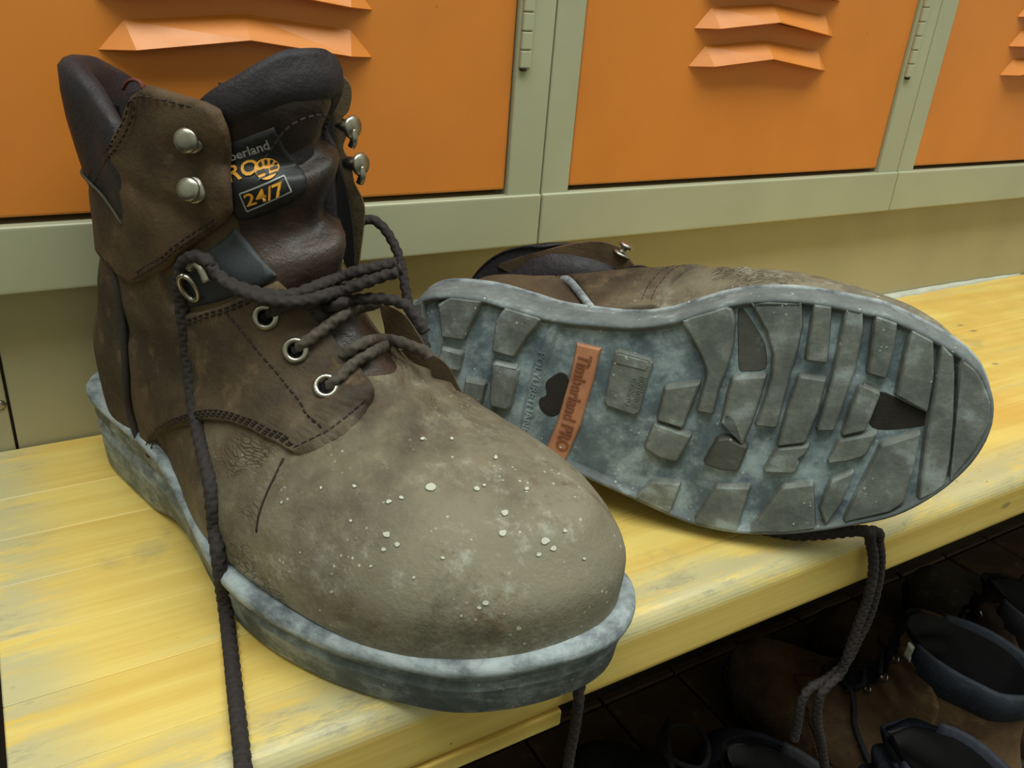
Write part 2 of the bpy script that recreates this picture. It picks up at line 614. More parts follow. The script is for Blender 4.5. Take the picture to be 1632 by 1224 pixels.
# plinth the lockers stand on, in two sheets with a screw at the joint
pl = tag(empty('locker_plinth', (0, 0, 0)), 'beige sheet-metal plinth below the orange lockers', 'plinth')
box('shaded_lower_plinth', (-.30, .020, 0), (1.50, .03, ZB - .045), m_plain('dark_brown_plinth_shade', (58, 44, 34), .8), pl)  # plinth below the bench; dark brown paints in the shade there
box('plinth_panel', (-.0115, .0180, ZB - .04), (1.10, .03, Z_LIP + .004), 'beige_low', pl, .0008)
box('plinth_panel', (-.30, .0172, ZB - .04), (-.0130, .03, Z_LIP + .004), 'beige_low', pl, .0008)
box('joint_gap', (-.0132, .021, ZB - .04), (-.0113, .03, Z_LIP), 'dark_gap', pl)
sc = lathe('screw', [(0, .0016), (.0022, .0012), (.0034, .0)], 'steel', pl, 14, Matrix.Translation((-.0165, .0174, .4485)) @ Matrix.Rotation(math.pi / 2, 4, 'X'))

# ------------------------------------------------------------------ bench
bench = tag(empty('bench', (0, 0, 0)), 'worn yellow varnished wooden bench under the two large boots', 'bench')
BX0, BX1, BT = -.029, 1.5, .038
ys = [.0160, -.0375, -.0760, -.1145, -.1530, -.1915, -.2300, -.2620]
for i in range(7):
    ya, yb = ys[i + 1] + .00012, ys[i] - .00012
    if i < 6:
        box('plank', (BX0, ya, ZB - BT), (BX1, yb, ZB - random.uniform(0, .00025)), 'bench', bench, .0005, 1)
    else:
        # front plank with a rounded nose
        prof = [(yb, ZB - BT)]
        prof += [(yb, ZB - .0004), (yb - .0006, ZB)]
        R1, R2 = .0105, .006
        for q in range(9):
            a = math.pi / 2 * q / 8
            prof.append((ya + R1 - R1 * math.sin(a), ZB - R1 + R1 * math.cos(a)))
        for q in range(7):
            a = math.pi / 2 * q / 6
            prof.append((ya + R2 - R2 * math.cos(a), ZB - BT + R2 - R2 * math.sin(a)))
        n = len(prof)
        V = [(x, y, z) for x in (BX0, BX1) for y, z in prof]
        F = [(k, (k + 1) % n, n + (k + 1) % n, n + k) for k in range(n)] + [tuple(range(n)), tuple(range(n, 2 * n))]
        box_f = mesh('plank', V, F, 'bench', bench)
box('batten', (BX0, -.262, ZB - BT - .009), (.188, -.225, ZB - BT), 'bench', bench, .001)
box('batten', (BX0, -.05, ZB - BT - .03), (BX1, -.012, ZB - BT), 'bench', bench, .002)
for lx in (.02, 1.38):
    box('support', (lx, -.215, 0), (lx + .05, -.03, ZB - BT), 'dark_gap', bench, .003)
# bead of old white caulk along the back edge, thick on the right
pts = []
V, F = [], []
n = 60
for i in range(n):
    x = .55 + (1.02 - .55) * i / (n - 1)
    e = math.sin(math.pi * i / (n - 1)) ** .5
    wv = e * (.0045 + .005 * abs(mnoise.noise(Vector((x * 30, 0, 0)))))
    hh = e * (.004 + .004 * abs(mnoise.noise(Vector((x * 22, 3, 0)))))
    for q in range(5):
        a = math.pi / 2 * q / 4
        V.append((x, .0175 - wv * math.cos(a), ZB - .0002 + hh * math.sin(a)))
F = [(i * 5 + q, i * 5 + q + 1, (i + 1) * 5 + q + 1, (i + 1) * 5 + q) for i in range(n - 1) for q in range(4)]
tag(mesh('caulk_bead', V, F, 'caulk', None, True), 'ragged bead of white caulk where bench meets plinth', 'caulk')

# ------------------------------------------------------------------ work boots
# boot coordinates: x from heel to toe, z up, y = +lateral for a left boot, -lateral for a right boot
OUT_M = [(-.006, 0), (-.003, .018), (.005, .036), (.020, .0485), (.0478, .0490), (.0716, .0442), (.0883, .0406), (.1081, .0394), (.1306, .0396), (.1492, .0433),
         (.1642, .0494), (.1818, .0551), (.1992, .0573), (.2165, .0571), (.2393, .0538), (.2507, .0515), (.2681, .0441), (.2856, .0345), (.2962, .0251), (.3030, .0122), (.3050, 0)]
OUT_L = [(-.006, 0), (-.0045, .012), (.002, .0235), (.013, .030), (.0305, .0345), (.061, .0404), (.080, .0438), (.099, .0487), (.130, .0598), (.151, .0678),
         (.1680, .0728), (.189, .0748), (.211, .0730), (.229, .0690), (.248, .0630), (.2681, .0550), (.2850, .0415), (.2970, .0262), (.3030, .0122), (.3050, 0)]

# rings of the upper: back x, six (x, half width) controls, front x, height at back, height at front, medial width factors
RINGS = [
    (.000, [(.036, .0335), (.095, .0435), (.148, .0635), (.205, .0695), (.258, .0620), (.299, .037)], .3150, .042, .026, (1.22, .80, .62, .78, .80, .86)),
    (-.003, [(.036, .0355), (.095, .0440), (.148, .0630), (.205, .0695), (.260, .0620), (.299, .038)], .3160, .060, .048, (1.18, .82, .64, .79, .82, .88)),
    (-.003, [(.036, .0365), (.095, .0435), (.148, .0580), (.203, .0640), (.256, .0560), (.290, .035)], .3075, .074, .063, (1.12, .86, .74, .83, .87, .92)),
    (.000, [(.038, .038), (.095, .042), (.146, .0505), (.196, .0550), (.243, .0470), (.275, .029)], .297, .086, .076, (1.0, .92, .86, .88, .93, .96)),
    (.005, [(.040, .037), (.092, .040), (.138, .0435), (.182, .0445), (.221, .037), (.248, .0215)], .269, .097, .0855, (1.0, .97, .95, .95, 1.0, 1.0)),
    (.011, [(.043, .036), (.088, .039), (.128, .0405), (.165, .0385), (.196, .030), (.216, .017)], .230, .108, .094, (1, 1, 1, 1, 1, 1)),
    (.018, [(.046, .036), (.082, .040), (.117, .041), (.150, .036), (.176, .026), (.192, .014)], .202, .121, .106, (1, 1, 1, 1, 1, 1)),
    (.025, [(.048, .034), (.078, .0395), (.107, .042), (.136, .037), (.159, .027), (.173, .014)], .182, .137, .124, (1, 1, .97, .92, .85, .8)),
    (.030, [(.050, .034), (.075, .0400), (.100, .043), (.126, .040), (.148, .029), (.160, .016)], .168, .155, .146, (1, 1, .95, .86, .76, .7)),
    (.032, [(.051, .034), (.074, .0405), (.098, .044), (.123, .041), (.144, .030), (.155, .017)], .161, .175, .172, (1, 1, .93, .82, .70, .65)),
    (.032, [(.050, .034), (.072, .0410), (.096, .045), (.121, .042), (.142, .031), (.153, .018)], .158, .195, .198, (1, 1, .92, .80, .68, .62)),
    (.030, [(.049, .034), (.070, .0420), (.094, .046), (.119, .043), (.141, .032), (.152, .018)], .157, .212, .225, (1, 1, .92, .80, .68, .62)),
]
NU, NV = 10, 6


class Boot:
    def __init__(self, right, sx=1.0, sy=1.0, sz=1.0, mtx=None, slump=None, spring=.010, waist=0.0, med=1.0, thin=1.0, flare=1.0, wrinkle=1.0, seed=0):
        self.sg = -1 if right else 1
        self.k = (sx, sy, sz)
        self.mtx = mtx
        self.inv = mtx.inverted()
        self.spring = spring
        self.slump = slump
        self.waist = waist
        self.thin = thin
        self.flare = flare
        rings = []
        for kr, (sb, c, sf, hb, hf, mf) in enumerate(RINGS):
            if 0 < kr < 5:
                mf = [f * (1 + (med - 1) * (.5 if kr == 1 else 1) * g) for f, g in zip(mf, (.3, 1.2, 1.5, .6, .1, 0))]
            P = [(sb, 0)] + [(s, w) for s, w in c] + [(sf, 0)] + [(s, -w * f) for (s, w), f in reversed(list(zip(c, mf)))]
            P = np.array(P)
            fr = np.clip((P[:, 0] - sb) / (sf - sb), 0, 1)
            h = hb + (hf - hb) * fr
            ring = np.c_[P, h]
            rings.append(crom(ring, NU, True))
        rings = np.array(rings)                       # (12, 140, 3)
        G = np.array([crom(rings[:, i], NV) for i in range(rings.shape[1])]).transpose(1, 0, 2)
        self.nv, self.nu = G.shape[0], G.shape[1]
        # leather relief: creases over the flex line, slack in the shaft
        if wrinkle:
            for j in range(self.nv):
                for i in range(self.nu):
                    x, t, h = G[j, i]
                    v = Vector((x, t, h + seed))
                    a = mnoise.noise(v * 28) * .0012 + mnoise.noise(v * 70) * .0005
                    fl = math.exp(-((x - .195) / .022) ** 2) * math.exp(-((h - .092) / .03) ** 2)
                    a += fl * .0017 * math.sin((x + .35 * abs(t) + .004 * mnoise.noise(v * 40)) * 2 * math.pi / .014)
                    if h > .13:
                        fr = math.exp(-(t / .03) ** 2) * (1 if x > .12 else 0)
                        a += fr * .0046 * math.sin(h * 2 * math.pi / .030 + t * 55 + 1.5 * mnoise.noise(v * 30)) * min(1, (h - .13) / .02)
                        a += .0022 * mnoise.noise(v * 22) * min(1, (h - .13) / .03)
                    G[j, i, 2] += a * .7 * wrinkle
                    d = np.array([x - .12, t])
                    d /= np.linalg.norm(d) + 1e-9
                    G[j, i, :2] += d * a * wrinkle
        # toe spring lifts the forefoot
        self.G = np.array([[self.loc(*p) for p in row] for row in G])
        du = np.roll(self.G, -1, 1) - np.roll(self.G, 1, 1)
        dv = np.gradient(self.G, axis=0)
        N = np.cross(du, dv) * (1 if right else -1)
        N /= np.linalg.norm(N, axis=2)[:, :, None] + 1e-12
        self.N = N
        V = [Vector(p) for p in self.G.reshape(-1, 3)]
        F = []
        for j in range(self.nv - 1):
            for i in range(self.nu):
                F.append((j * self.nu + i, j * self.nu + (i + 1) % self.nu, (j + 1) * self.nu + (i + 1) % self.nu, (j + 1) * self.nu + i))
        self.bvh = BVHTree.FromPolygons(V, F)

    def loc(self, s, t, h):
        """canonical (s, lateral t, h) to boot-local xyz"""
        if self.thin != 1:
            h = h if h < .012 else .012 + (h - .012) * self.thin if h < .045 else h - .033 * (1 - self.thin)
        if self.slump and h > self.slump[0]:
            h = self.slump[0] + (h - self.slump[0]) * self.slump[1]
        h = h + self.spring * min(1, max(0, (s - .225) / .085)) ** 2
        return np.array([s * self.k[0], self.sg * t * self.k[1], h * self.k[2]])

    def ev(self, u, v, off=0.0):
        u = (u * NU) % self.nu
        v = min(max(v * NV, 0), self.nv - 1.0001)
        i, j = int(u), int(v)
        a, b = u - i, v - j
        i2 = (i + 1) % self.nu
        w = [(1 - a) * (1 - b), a * (1 - b), (1 - a) * b, a * b]
        idx = [(j, i), (j, i2), (j + 1, i), (j + 1, i2)]
        p = sum(k * self.G[q] for k, q in zip(w, idx))
        n = sum(k * self.N[q] for k, q in zip(w, idx))
        n = n / (np.linalg.norm(n) + 1e-12)
        return p + n * off, n

    def hit(self, px, py):
        o = self.inv @ Vector(CAM)
        d = (self.inv.to_3x3() @ Vector(ray(px, py))).normalized()
        loc, nrm, idx, dist = self.bvh.ray_cast(o, d)
        if loc is None:
            return None
        j, i = divmod(idx, self.nu)
        if np.dot(self.N[j, i], np.array(d)) > 0.05:      # inner face of the far wall
            return None
        return np.array(loc), idx, dist

    def uv(self, px, py):
        """surface coordinates of the boot point seen at a photograph pixel"""
        h = self.hit(px, py)
        if h is None:
            return None
        p, idx, _ = h
        j, i = divmod(idx, self.nu)
        i2 = (i + 1) % self.nu
        a, b, c = self.G[j, i], self.G[j, i2], self.G[j + 1, i]
        A = np.stack([b - a, c - a], 1)
        s = np.linalg.lstsq(A, p - a, rcond=None)[0]
        return ((i + min(1, max(0, s[0]))) / NU, (j + min(1, max(0, s[1]))) / NV)

    def uvs(self, pts):
        out = []
        for p in pts:
            if len(p) == 3:                        # ('u', u, v) given directly
                out.append((p[1], p[2]))
            else:
                q = None
                for k in range(14):                # slide just past the silhouette back on to the leather
                    for dx, dy in ((0, 0), (0, 1), (1, 0), (1, 1), (0, -1), (-1, 0), (1, -1), (-1, -1)):
                        q = q or self.uv(p[0] + dx * k * 2, p[1] + dy * k * 2)
                    if q:
                        break
                if q is None:
                    print('MISS', p)
                    continue
                if out:                            # stay on the same side of the back seam
                    while q[0] - out[-1][0] > 7:
                        q = (q[0] - 14, q[1])
                    while q[0] - out[-1][0] < -7:
                        q = (q[0] + 14, q[1])
                out.append(q)
        if out and sum(q[0] for q in out) / len(out) > 11:
            out = [(q[0] - 14, q[1]) for q in out]
        return out

    def plane(self, px, py, t):
        """boot-local point seen at a pixel on the plane of lateral offset t"""
        o = np.array(self.inv @ Vector(CAM))
        d = np.array(self.inv.to_3x3() @ Vector(ray(px, py)))
        y = self.sg * t * self.k[1]
        return o + d * ((y - o[1]) / d[1])

    def plane_h(self, px, py, z):
        """boot-local point seen at a pixel at height z up the shaft"""
        o = np.array(self.inv @ Vector(CAM))
        d = np.array(self.inv.to_3x3() @ Vector(ray(px, py)))
        return o + d * ((z - o[2]) / d[2])

    # -- pieces cut from the surface
    def grid_part(self, name, mat, parent, keep, off=0.0):
        V, F, ix = [], [], {}
        for j in range(self.nv - 1):
            for i in range(self.nu):
                if keep((i + .5) / NU, (j + .5) / NV):
                    q = []
                    for jj, ii in ((j, i), (j, (i + 1) % self.nu), (j + 1, (i + 1) % self.nu), (j + 1, i)):
                        if (jj, ii) not in ix:
                            ix[(jj, ii)] = len(V)
                            V.append(self.G[jj, ii] + self.N[jj, ii] * off)
                        q.append(ix[(jj, ii)])
                    F.append(q)
        return mesh(name, V, F, mat, parent, True)

    def panel(self, name, poly, mat, parent, th=.002, res=.09, bev=.045, base=0.0, lift=None, smooth_poly=0):
        """leather piece laid on the surface: polygon in (u, v), raised by th with a soft edge"""
        if smooth_poly:
            poly = crom(poly, smooth_poly, True)
        P = resample(np.vstack([poly, poly[0]]), .07)[:-1]
        I = inset(P, bev)
        n = len(P)
        pts = [Vector(p) for p in P] + [Vector(p) for p in I]
        edges = [(n + k, n + (k + 1) % n) for k in range(n)]
        pts += fill_points(inset(P, bev + res * .6), res)
        vo, eo, fo, ov, oe, of = delaunay_2d_cdt(pts, edges, [list(range(n))], 1, 1e-5)
        V, F = [], []
        for q, src in zip(vo, ov):
            rim = any(s < n for s in src)
            a = th
            if lift:
                a += lift(q.x, q.y)
            z = base - .0006 if rim else base + a
            if rim and lift:
                z += max(0, lift(q.x, q.y))
            V.append(self.ev(q.x, q.y, z)[0])
        F = [tuple(f) for f in fo]
        o = mesh(name, V, F, mat, parent, True)
        return o

    def stitches(self, name, pts, parent, mat='stitch', off=.0022, ln=.0022, gap=.0014, w=.00045):
        """row of thread along surface coordinates"""
        dense = crom(pts, 10)
        W = np.array([self.ev(a, b, off)[0] for a, b in dense])
        NN = np.array([self.ev(a, b, off)[1] for a, b in dense])
        d = np.r_[0, np.cumsum(np.linalg.norm(np.diff(W, axis=0), axis=1))]
        V, F = [], []
        s = 0
        while s + ln < d[-1]:
            e = []
            for q in (s, s + ln):
                e.append((np.array([np.interp(q, d, W[:, k]) for k in range(3)]), np.array([np.interp(q, d, NN[:, k]) for k in range(3)])))
            t = e[1][0] - e[0][0]
            t /= np.linalg.norm(t) + 1e-12
            b = len(V)
            for p, nn in e:
                sd = np.cross(t, nn)
                V += [p - sd * w, p + nn * w * 1.2, p + sd * w, p - nn * w]
            F += [(b, b + 1, b + 5, b + 4), (b + 1, b + 2, b + 6, b + 5), (b + 2, b + 3, b + 7, b + 6), (b + 3, b, b + 4, b + 7), (b, b + 3, b + 2, b + 1), (b + 4, b + 5, b + 6, b + 7)]
            s += ln + gap
        return mesh(name, V, F, mat, parent)

    # -- sole
    _oc = {}

    def outline(self, d=0.0, n=150):
        if d in Boot._oc:
            return Boot._oc[d]
        M_ = crom(OUT_M, 10)
        L_ = crom(OUT_L, 10)
        loop = np.vstack([L_, np.c_[M_[::-1][1:-1, 0], -M_[::-1][1:-1, 1]]])
        loop = resample(np.vstack([loop, loop[0]]), .0045)[:-1]
        loop = loop * np.array([SX1, SY1])
        if d:
            loop = inset(loop, -d)
        Boot._oc[d] = loop
        return loop

    def T(self, s):
        k = min(1, max(0, (s - .07) / .10))
        k = k * k * (3 - 2 * k)
        return .050 * (1 - k) + .030 * k

    def wb(self, s):
        return .0052 + self.waist * math.exp(-((s - .105) / .026) ** 4)

    def sole_rows(self, name, rows, mat, parent, cap=None):
        V, F = [], []
        n = None
        for d, hf in rows:
            lp = self.outline(d * self.flare if d > 0 else d)
            n = len(lp)
            for s, t in lp:
                V.append(self.loc(s, t, hf(self.T(s), s, t)))
        for r in range(len(rows) - 1):
            for i in range(n):
                F.append((r * n + i, r * n + (i + 1) % n, (r + 1) * n + (i + 1) % n, (r + 1) * n + i))
        return mesh(name, V, F, mat, parent, True), n

    def build_sole(self, root, lugs=True, mats=('sole', 'welt', 'groove')):
        nz = lambda s, t, k: .0006 * mnoise.noise(Vector((s * 60, t * 60, k)))
        rows = [(-.0062, lambda T, s, t: self.wb(s)), (-.0044, lambda T, s, t: self.wb(s) - .0008), (-.0038, lambda T, s, t: self.wb(s) - .0040), (-.0024, lambda T, s, t: self.wb(s) - .0046), (-.0010, lambda T, s, t: self.wb(s) - .0028), (.0002, lambda T, s, t: .3 * T + .0045 + .4 * (self.wb(s) - .0052)),
                (.0012, lambda T, s, t: .52 * T + nz(s, t, 1)), (-.0006, lambda T, s, t: .58 * T + nz(s, t, 1)), (.0002, lambda T, s, t: .64 * T + nz(s, t, 1)), (.0016, lambda T, s, t: .68 * T),
                (.0014, lambda T, s, t: T - .0065)]
        o, n = self.sole_rows('outsole', rows, mats[0], root)
        # welt: lip that runs round the upper
        rows = [(-.002, lambda T, s, t: T - .0075), (.0026, lambda T, s, t: T - .0072 + nz(s, t, 5)), (.0044, lambda T, s, t: T - .0055), (.0046, lambda T, s, t: T - .0030 + nz(s, t, 4)),
                (.0030, lambda T, s, t: T - .0006), (.0000, lambda T, s, t: T), (-.0030, lambda T, s, t: T - .0004), (-.0050, lambda T, s, t: T + .0006), (-.0085, lambda T, s, t: T + .001), (-.014, lambda T, s, t: T + .001)]
        self.sole_rows('welt', rows, mats[1], root)
        # tread base plate between the lugs
        lp = self.outline(-.0050)
        V, F = [], []
        m = len(lp)
        pts = [Vector(p) for p in lp]
        pts += fill_points(inset(lp, .005), .010)
        vo, eo, fo, ov, oe, of = delaunay_2d_cdt(pts, [], [list(range(m))], 1, 1e-6)
        V = [self.loc(q.x, q.y, self.wb(q.x)) for q in vo]
        mesh('tread_base', V, [tuple(f) for f in fo], mats[2], root, True)

    def lug(self, name, poly, parent, mat='lug', z0=.0058, z1=0.0, draft=.0012, bev=.0009):
        """raised rubber block: polygon in sole coordinates"""
        ol = self.outline(-.0026)
        B = np.asarray(poly, float)
        cen = B.mean(0)
        for _ in range(30):                        # keep the block within the sole
            bad = ~inside(ol, B[:, 0], B[:, 1])
            B = np.where(bad[:, None], B + (cen - B) * .05, B)
        poly = B
        A = inset(poly, -draft)
        Cc = inset(poly, bev)
        dz = bev * (1 if z1 < z0 else -1)
        n = len(B)
        V = [self.loc(s, t, z0) for s, t in A] + [self.loc(s, t, z1 + dz) for s, t in B] + [self.loc(s, t, z1) for s, t in Cc]
        F = []
        for r in range(2):
            for i in range(n):
                F.append((r * n + i, r * n + (i + 1) % n, (r + 1) * n + (i + 1) % n, (r + 1) * n + i))
        F.append(tuple(range(2 * n, 3 * n)))
        return mesh(name, V, F, mat, parent)


SX1, SY1 = 1.046, .95
B1_TH = -1.1343
M1 = Matrix.Translation((.0506, -.0015, ZB)) @ Matrix.Rotation(B1_TH, 4, 'Z')
b1 = Boot(True, mtx=M1, waist=.006)
A2 = Vector((0.7052849342826738, -0.7015460810135393, 0.10201106649981267))
Bv2 = Vector((-0.006870156581377074, 0.13712512563348417, 0.9905299091236712))
N2 = A2.cross(Bv2).normalized()
M2 = Matrix((A2, -Bv2, -N2)).transposed().to_4x4()
M2.translation = Vector((0.17628955896010678, -0.09364571939493341, 0.4816975628346266))
b2 = Boot(False, 1 / SX1, 1 / SY1, .90, M2, slump=(.055, .26), spring=.003, seed=3, med=1.16, thin=.55, flare=.35)


def decal(b, name, pts, faces, mat, parent, off=.0004):
    """thin print or splash laid on the boot where the photograph shows it"""
    V = []
    for p in pts:
        h = b.uv(*p)
        if h is None:
            return None
        V.append(b.ev(h[0], h[1], off)[0])
    return mesh(name, V, faces, mat, parent, True)


def letters(b, name, txt, origin, ex, ey, mat, parent, off):
    v, f, w = text_mesh(txt)
    pts = [(origin[0] + ex[0] * a + ey[0] * c, origin[1] + ex[1] * a + ey[1] * c) for a, c in v]
    return decal(b, name, pts, f, mat, parent, off)


def lace_pts(b, pts, off=.003):
    out = []
    last = None
    for p in pts:
        q = b.uv(p[0], p[1])
        d = p[2] if len(p) > 2 else off
        o = np.array(b.inv @ Vector(CAM))
        dr = np.array(b.inv.to_3x3() @ Vector(ray(p[0], p[1])))
        if q is not None:
            P = b.ev(q[0], q[1], d)[0]
            # keep the point on its sight line
            t = np.dot(P - o, dr) / np.dot(dr, dr)
            P = o + dr * t
            last = t
        else:
            P = o + dr * ((last or .45) - .002)
        out.append(P)
    return out


def collar_pad(b, name, mat, parent, us, rows, tops, drop=None):
    """padded roll: rows of (v, outward offset, extra height)"""
    V = []
    n = len(rows)
    for u, k in zip(us, tops):
        for v, off, dz in rows:
            p, nn = b.ev(u, v - (drop(u) if drop else 0), off * k)
            p = p + np.array([0, 0, dz * k])
            V.append(p)
    F = [(i * n + j, i * n + j + 1, (i + 1) * n + j + 1, (i + 1) * n + j) for i in range(len(us) - 1) for j in range(n - 1)]
    F += [tuple(range(n)), tuple(range((len(us) - 1) * n, len(us) * n))]
    return mesh(name, V, F, mat, parent, True)


def sheet(b, name, poly, t, th, mat, parent, curl=None, level=False):
    """free-standing leather flap: outline seen in the photograph on the plane of lateral offset t, with thickness"""
    P = np.array(poly, float)
    n0 = np.array(crom(P, 4, True))
    I = inset(n0, 1.6)
    n = len(n0)
    V = []
    for loop, d in ((n0, 0), (I, -th / 2), (n0, 0), (I, th / 2)):
        for x, y in loop:
            c = curl(x, y) if curl else 0
            V.append((b.plane_h if level else b.plane)(x, y, t + c + d))
    F = []
    for k in range(n):
        k2 = (k + 1) % n
        F.append((k, k2, n + k2, n + k))
        F.append((2 * n + k, 3 * n + k, 3 * n + k2, 2 * n + k2))
    F.append(tuple(range(n, 2 * n))[::-1])
    F.append(tuple(range(3 * n, 4 * n)))
    o = mesh(name, V, F, mat, parent)
    bm = bmesh.new()
    bm.from_mesh(o.data)
    bmesh.ops.remove_doubles(bm, verts=bm.verts, dist=1e-6)
    bmesh.ops.triangulate(bm, faces=[f for f in bm.faces if len(f.verts) > 4])
    bmesh.ops.recalc_face_normals(bm, faces=bm.faces)
    bm.to_mesh(o.data)
    bm.free()
    return o


def eyelet(b, px, py, parent, r=.0048, off=.0022, mat='steel'):
    q = b.uv(px, py)
    p, n = b.ev(q[0], q[1], off)
    m = orient(p, n)
    o = lathe('eyelet', [(r * .55, -.001), (r * .58, .0004), (r * .72, .0011), (r * .9, .0011), (r * 1.05, .0003), (r * 1.08, -.001)], mat, parent, 18, m)
    lathe('eyelet_hole', [(0, .0002), (r * .6, .0002)], 'lining', o, 14, m)
    return o


def hook(b, name, p, n, up, parent, head=.0043, tall=.007):
    m = orient(p, n, up)
    o = lathe(name, [(.0054, -.0008), (.0054, .0004), (.0046, .0010), (.0024, .0014), (.0022, tall * .6), (.0026, tall * .72), (head, tall * .8), (head * 1.04, tall), (head * .92, tall + .0007), (head * .5, tall + .0012), (0, tall + .0013)], 'steel', parent, 20, m)
    return o


# ================================================================== upright boot
r1 = tag(empty('work_boot', mat=M1), 'dusty brown leather work boot standing upright, its lace trailing over the bench', 'boot', 'pair of worn work boots')
b1.build_sole(r1)
TNG = lambda u, v: 4.9 < u < 8.65 and v > 6.1
b1.grid_part('vamp', 'vamp', r1, lambda u, v: not TNG(u, v) and v < (9.6 if 2.2 < u < 4.95 else 8.2 if u > 8.6 else 10.5))
b1.grid_part('tongue', 'tongue', r1, TNG)
b1.grid_part('lining', 'lining', r1, lambda u, v: 6 < v < (9.6 if 2.2 < u < 4.95 else 8.2 if u > 8.6 else 10.5), -.006)

# back strap and heel counter, wrapped round the heel
hc = b1.uvs([(176, 402), (190, 446), (198, 492), (203, 545), (206, 600), (211, 650), (222, 690)]) + [(1.35, .15), (.5, .12), (-.5, .12), (-1.6, .15), (-2.0, 2.0), (-1.7, 4.5), (-1.2, 6.4), (-.9, 8.8), (.3, 9.0), (.9, 8.8)]
b1.panel('heel_counter', hc, 'quarter', r1, .0018)
# quarter with its eyelet stay and swooping lower edge
qp = b1.uvs([(243, 728), (250, 704), (265, 689), (290, 679), (330, 672), (370, 675), (405, 688), (440, 708), (474, 726),
             (500, 720), (530, 703), (560, 681), (585, 656), (597, 634), (588, 604), (574, 586), (556, 571), (527, 531), (498, 501), (470, 472), (442, 446),
             (402, 462), (358, 482), (303, 497), (281, 489), (270, 462), (262, 428), (240, 404), (205, 384), (180, 380),
             (184, 404), (196, 446), (204, 492), (209, 545), (212, 600), (217, 648), (229, 694)])
quarter = b1.panel('quarter', qp, 'quarter', r1, .0030)
# dark piping in the seam between counter and quarter
pp = b1.uvs([(178, 396), (187, 424), (196, 462), (202, 505), (206, 556), (208, 605), (213, 650), (226, 694)])
tube('piping', [b1.ev(a, c, .0024)[0] for a, c in pp], .0019, 'lace', r1, False, 8, .002)
# rows of stitching
for line in ([(250, 716), (258, 698), (290, 676), (330, 666), (370, 668), (408, 681), (444, 702), (474, 716)],
             [(243, 706), (256, 688), (290, 667), (330, 657), (372, 659), (412, 673), (448, 694), (472, 706)],
             [(272, 690), (300, 668), (330, 661.5), (371, 663.5), (410, 677), (446, 698), (473, 711)],
             [(474, 716), (502, 706), (540, 684), (566, 662), (580, 640)],
             [(366, 494), (392, 526), (420, 563), (446, 596), (474, 634), (498, 668), (514, 690)],
             [(308, 506), (340, 496), (372, 486), (404, 470)],
             [(308, 512), (340, 502), (374, 492), (408, 476)]):
    b1.stitches('stitching', b1.uvs(line), quarter, off=.0034)
for e in ((427, 504), (473, 558), (521, 619)):
    eyelet(b1, *e, r1, .0054, .0036, 'steel')
# dark gusset showing between flap and quarter
gp = b1.uvs([(268, 442), (300, 416), (345, 388), (374, 360), (402, 392), (444, 440), (428, 452), (372, 474), (330, 486), (300, 492), (280, 482)])
b1.panel('gusset', gp, m_plain('blue_black_gusset', (52, 56, 62), .6, var=.3, scale=90), r1, .0012)

# collar flap with two lace studs
fp = [(238, 135), (283, 148), (332, 162), (357, 176), (367, 200), (371, 225), (371, 262), (374, 300), (375, 330), (362, 353), (336, 374), (314, 389), (290, 409), (268, 429), (240, 446), (222, 453), (205, 443), (185, 420), (166, 396),
      (156, 366), (150, 330), (148, 300), (160, 272), (176, 246), (191, 220), (203, 190), (210, 166), (220, 146)]
fpu = b1.uvs(fp)
flap = b1.panel('collar_flap', fpu, 'flap', r1, .0034, base=.0008, lift=lambda u, v: .004 * max(0, u - 4.3) + .0016 * mnoise.noise(Vector((u * 1.1, v * .9, 3))) - .0014 * math.exp(-((v - 9.2 + .3 * (u - 3)) / .22) ** 2))
for line in ([(222, 160), (240, 150), (283, 163), (330, 177), (352, 196)], [(231, 166), (226, 190), (206, 230), (186, 262), (164, 290)],
             [(222, 160), (214, 190), (196, 228), (176, 258), (156, 288)], [(364, 335), (330, 365), (300, 388), (268, 416), (226, 441)], [(366, 326), (330, 356), (300, 380), (268, 407), (230, 431)]):
    b1.stitches('stitching', b1.uvs(line), flap, off=.0050)
for (x, y), dz in (((313, 216), 0), ((320, 299), 0)):
    q = b1.uv(x, y)
    p, n = b1.ev(q[0], q[1], .0046)
    hook(b1, 'lace_stud', p, n + np.array([.1, 0, .25]), (0, 0, 1), r1, .0046, .0050)

# padded black collar round the back and puffy top of the tongue
us = np.linspace(-3.6, 2.75, 60)
tp = [min(1, .30 + .85 * math.sin(math.pi * (i + 3) / 66)) for i in range(60)]
DROP = lambda u: 2.3 * min(1, max(0, (.6 - u) / 1.7)) ** 1.3 + (.9 * max(0, (u - 1.2) / 1.5) ** 1.5 if u > 1.2 else 0)
pad = collar_pad(b1, 'padded_collar', 'pad', r1, us,
                 [(8.2, -.0010, 0), (8.5, .0024, 0), (8.9, .0050, 0), (9.5, .0072, 0), (10.1, .0088, .001), (10.6, .0092, .003), (11, .0085, .006), (11, .0060, .0088), (11, .0030, .0098), (11, -.0010, .0090), (11, -.0042, .005), (10.6, -.0058, .002), (9.8, -.0060, 0), (8.6, -.0050, 0)], tp, DROP)
tube('piping', [b1.ev(u, 9.0 - DROP(u), .0060 * t)[0] for u, t in list(zip(us, tp))[20:-2:3]], .0008, 'lace_dusty', r1, False, 8, .003)
us2 = np.linspace(4.6, 8.35, 44)
tp2 = [.15 + .85 * math.sin(math.pi * (i + .5) / 44) ** .6 for i in range(44)]
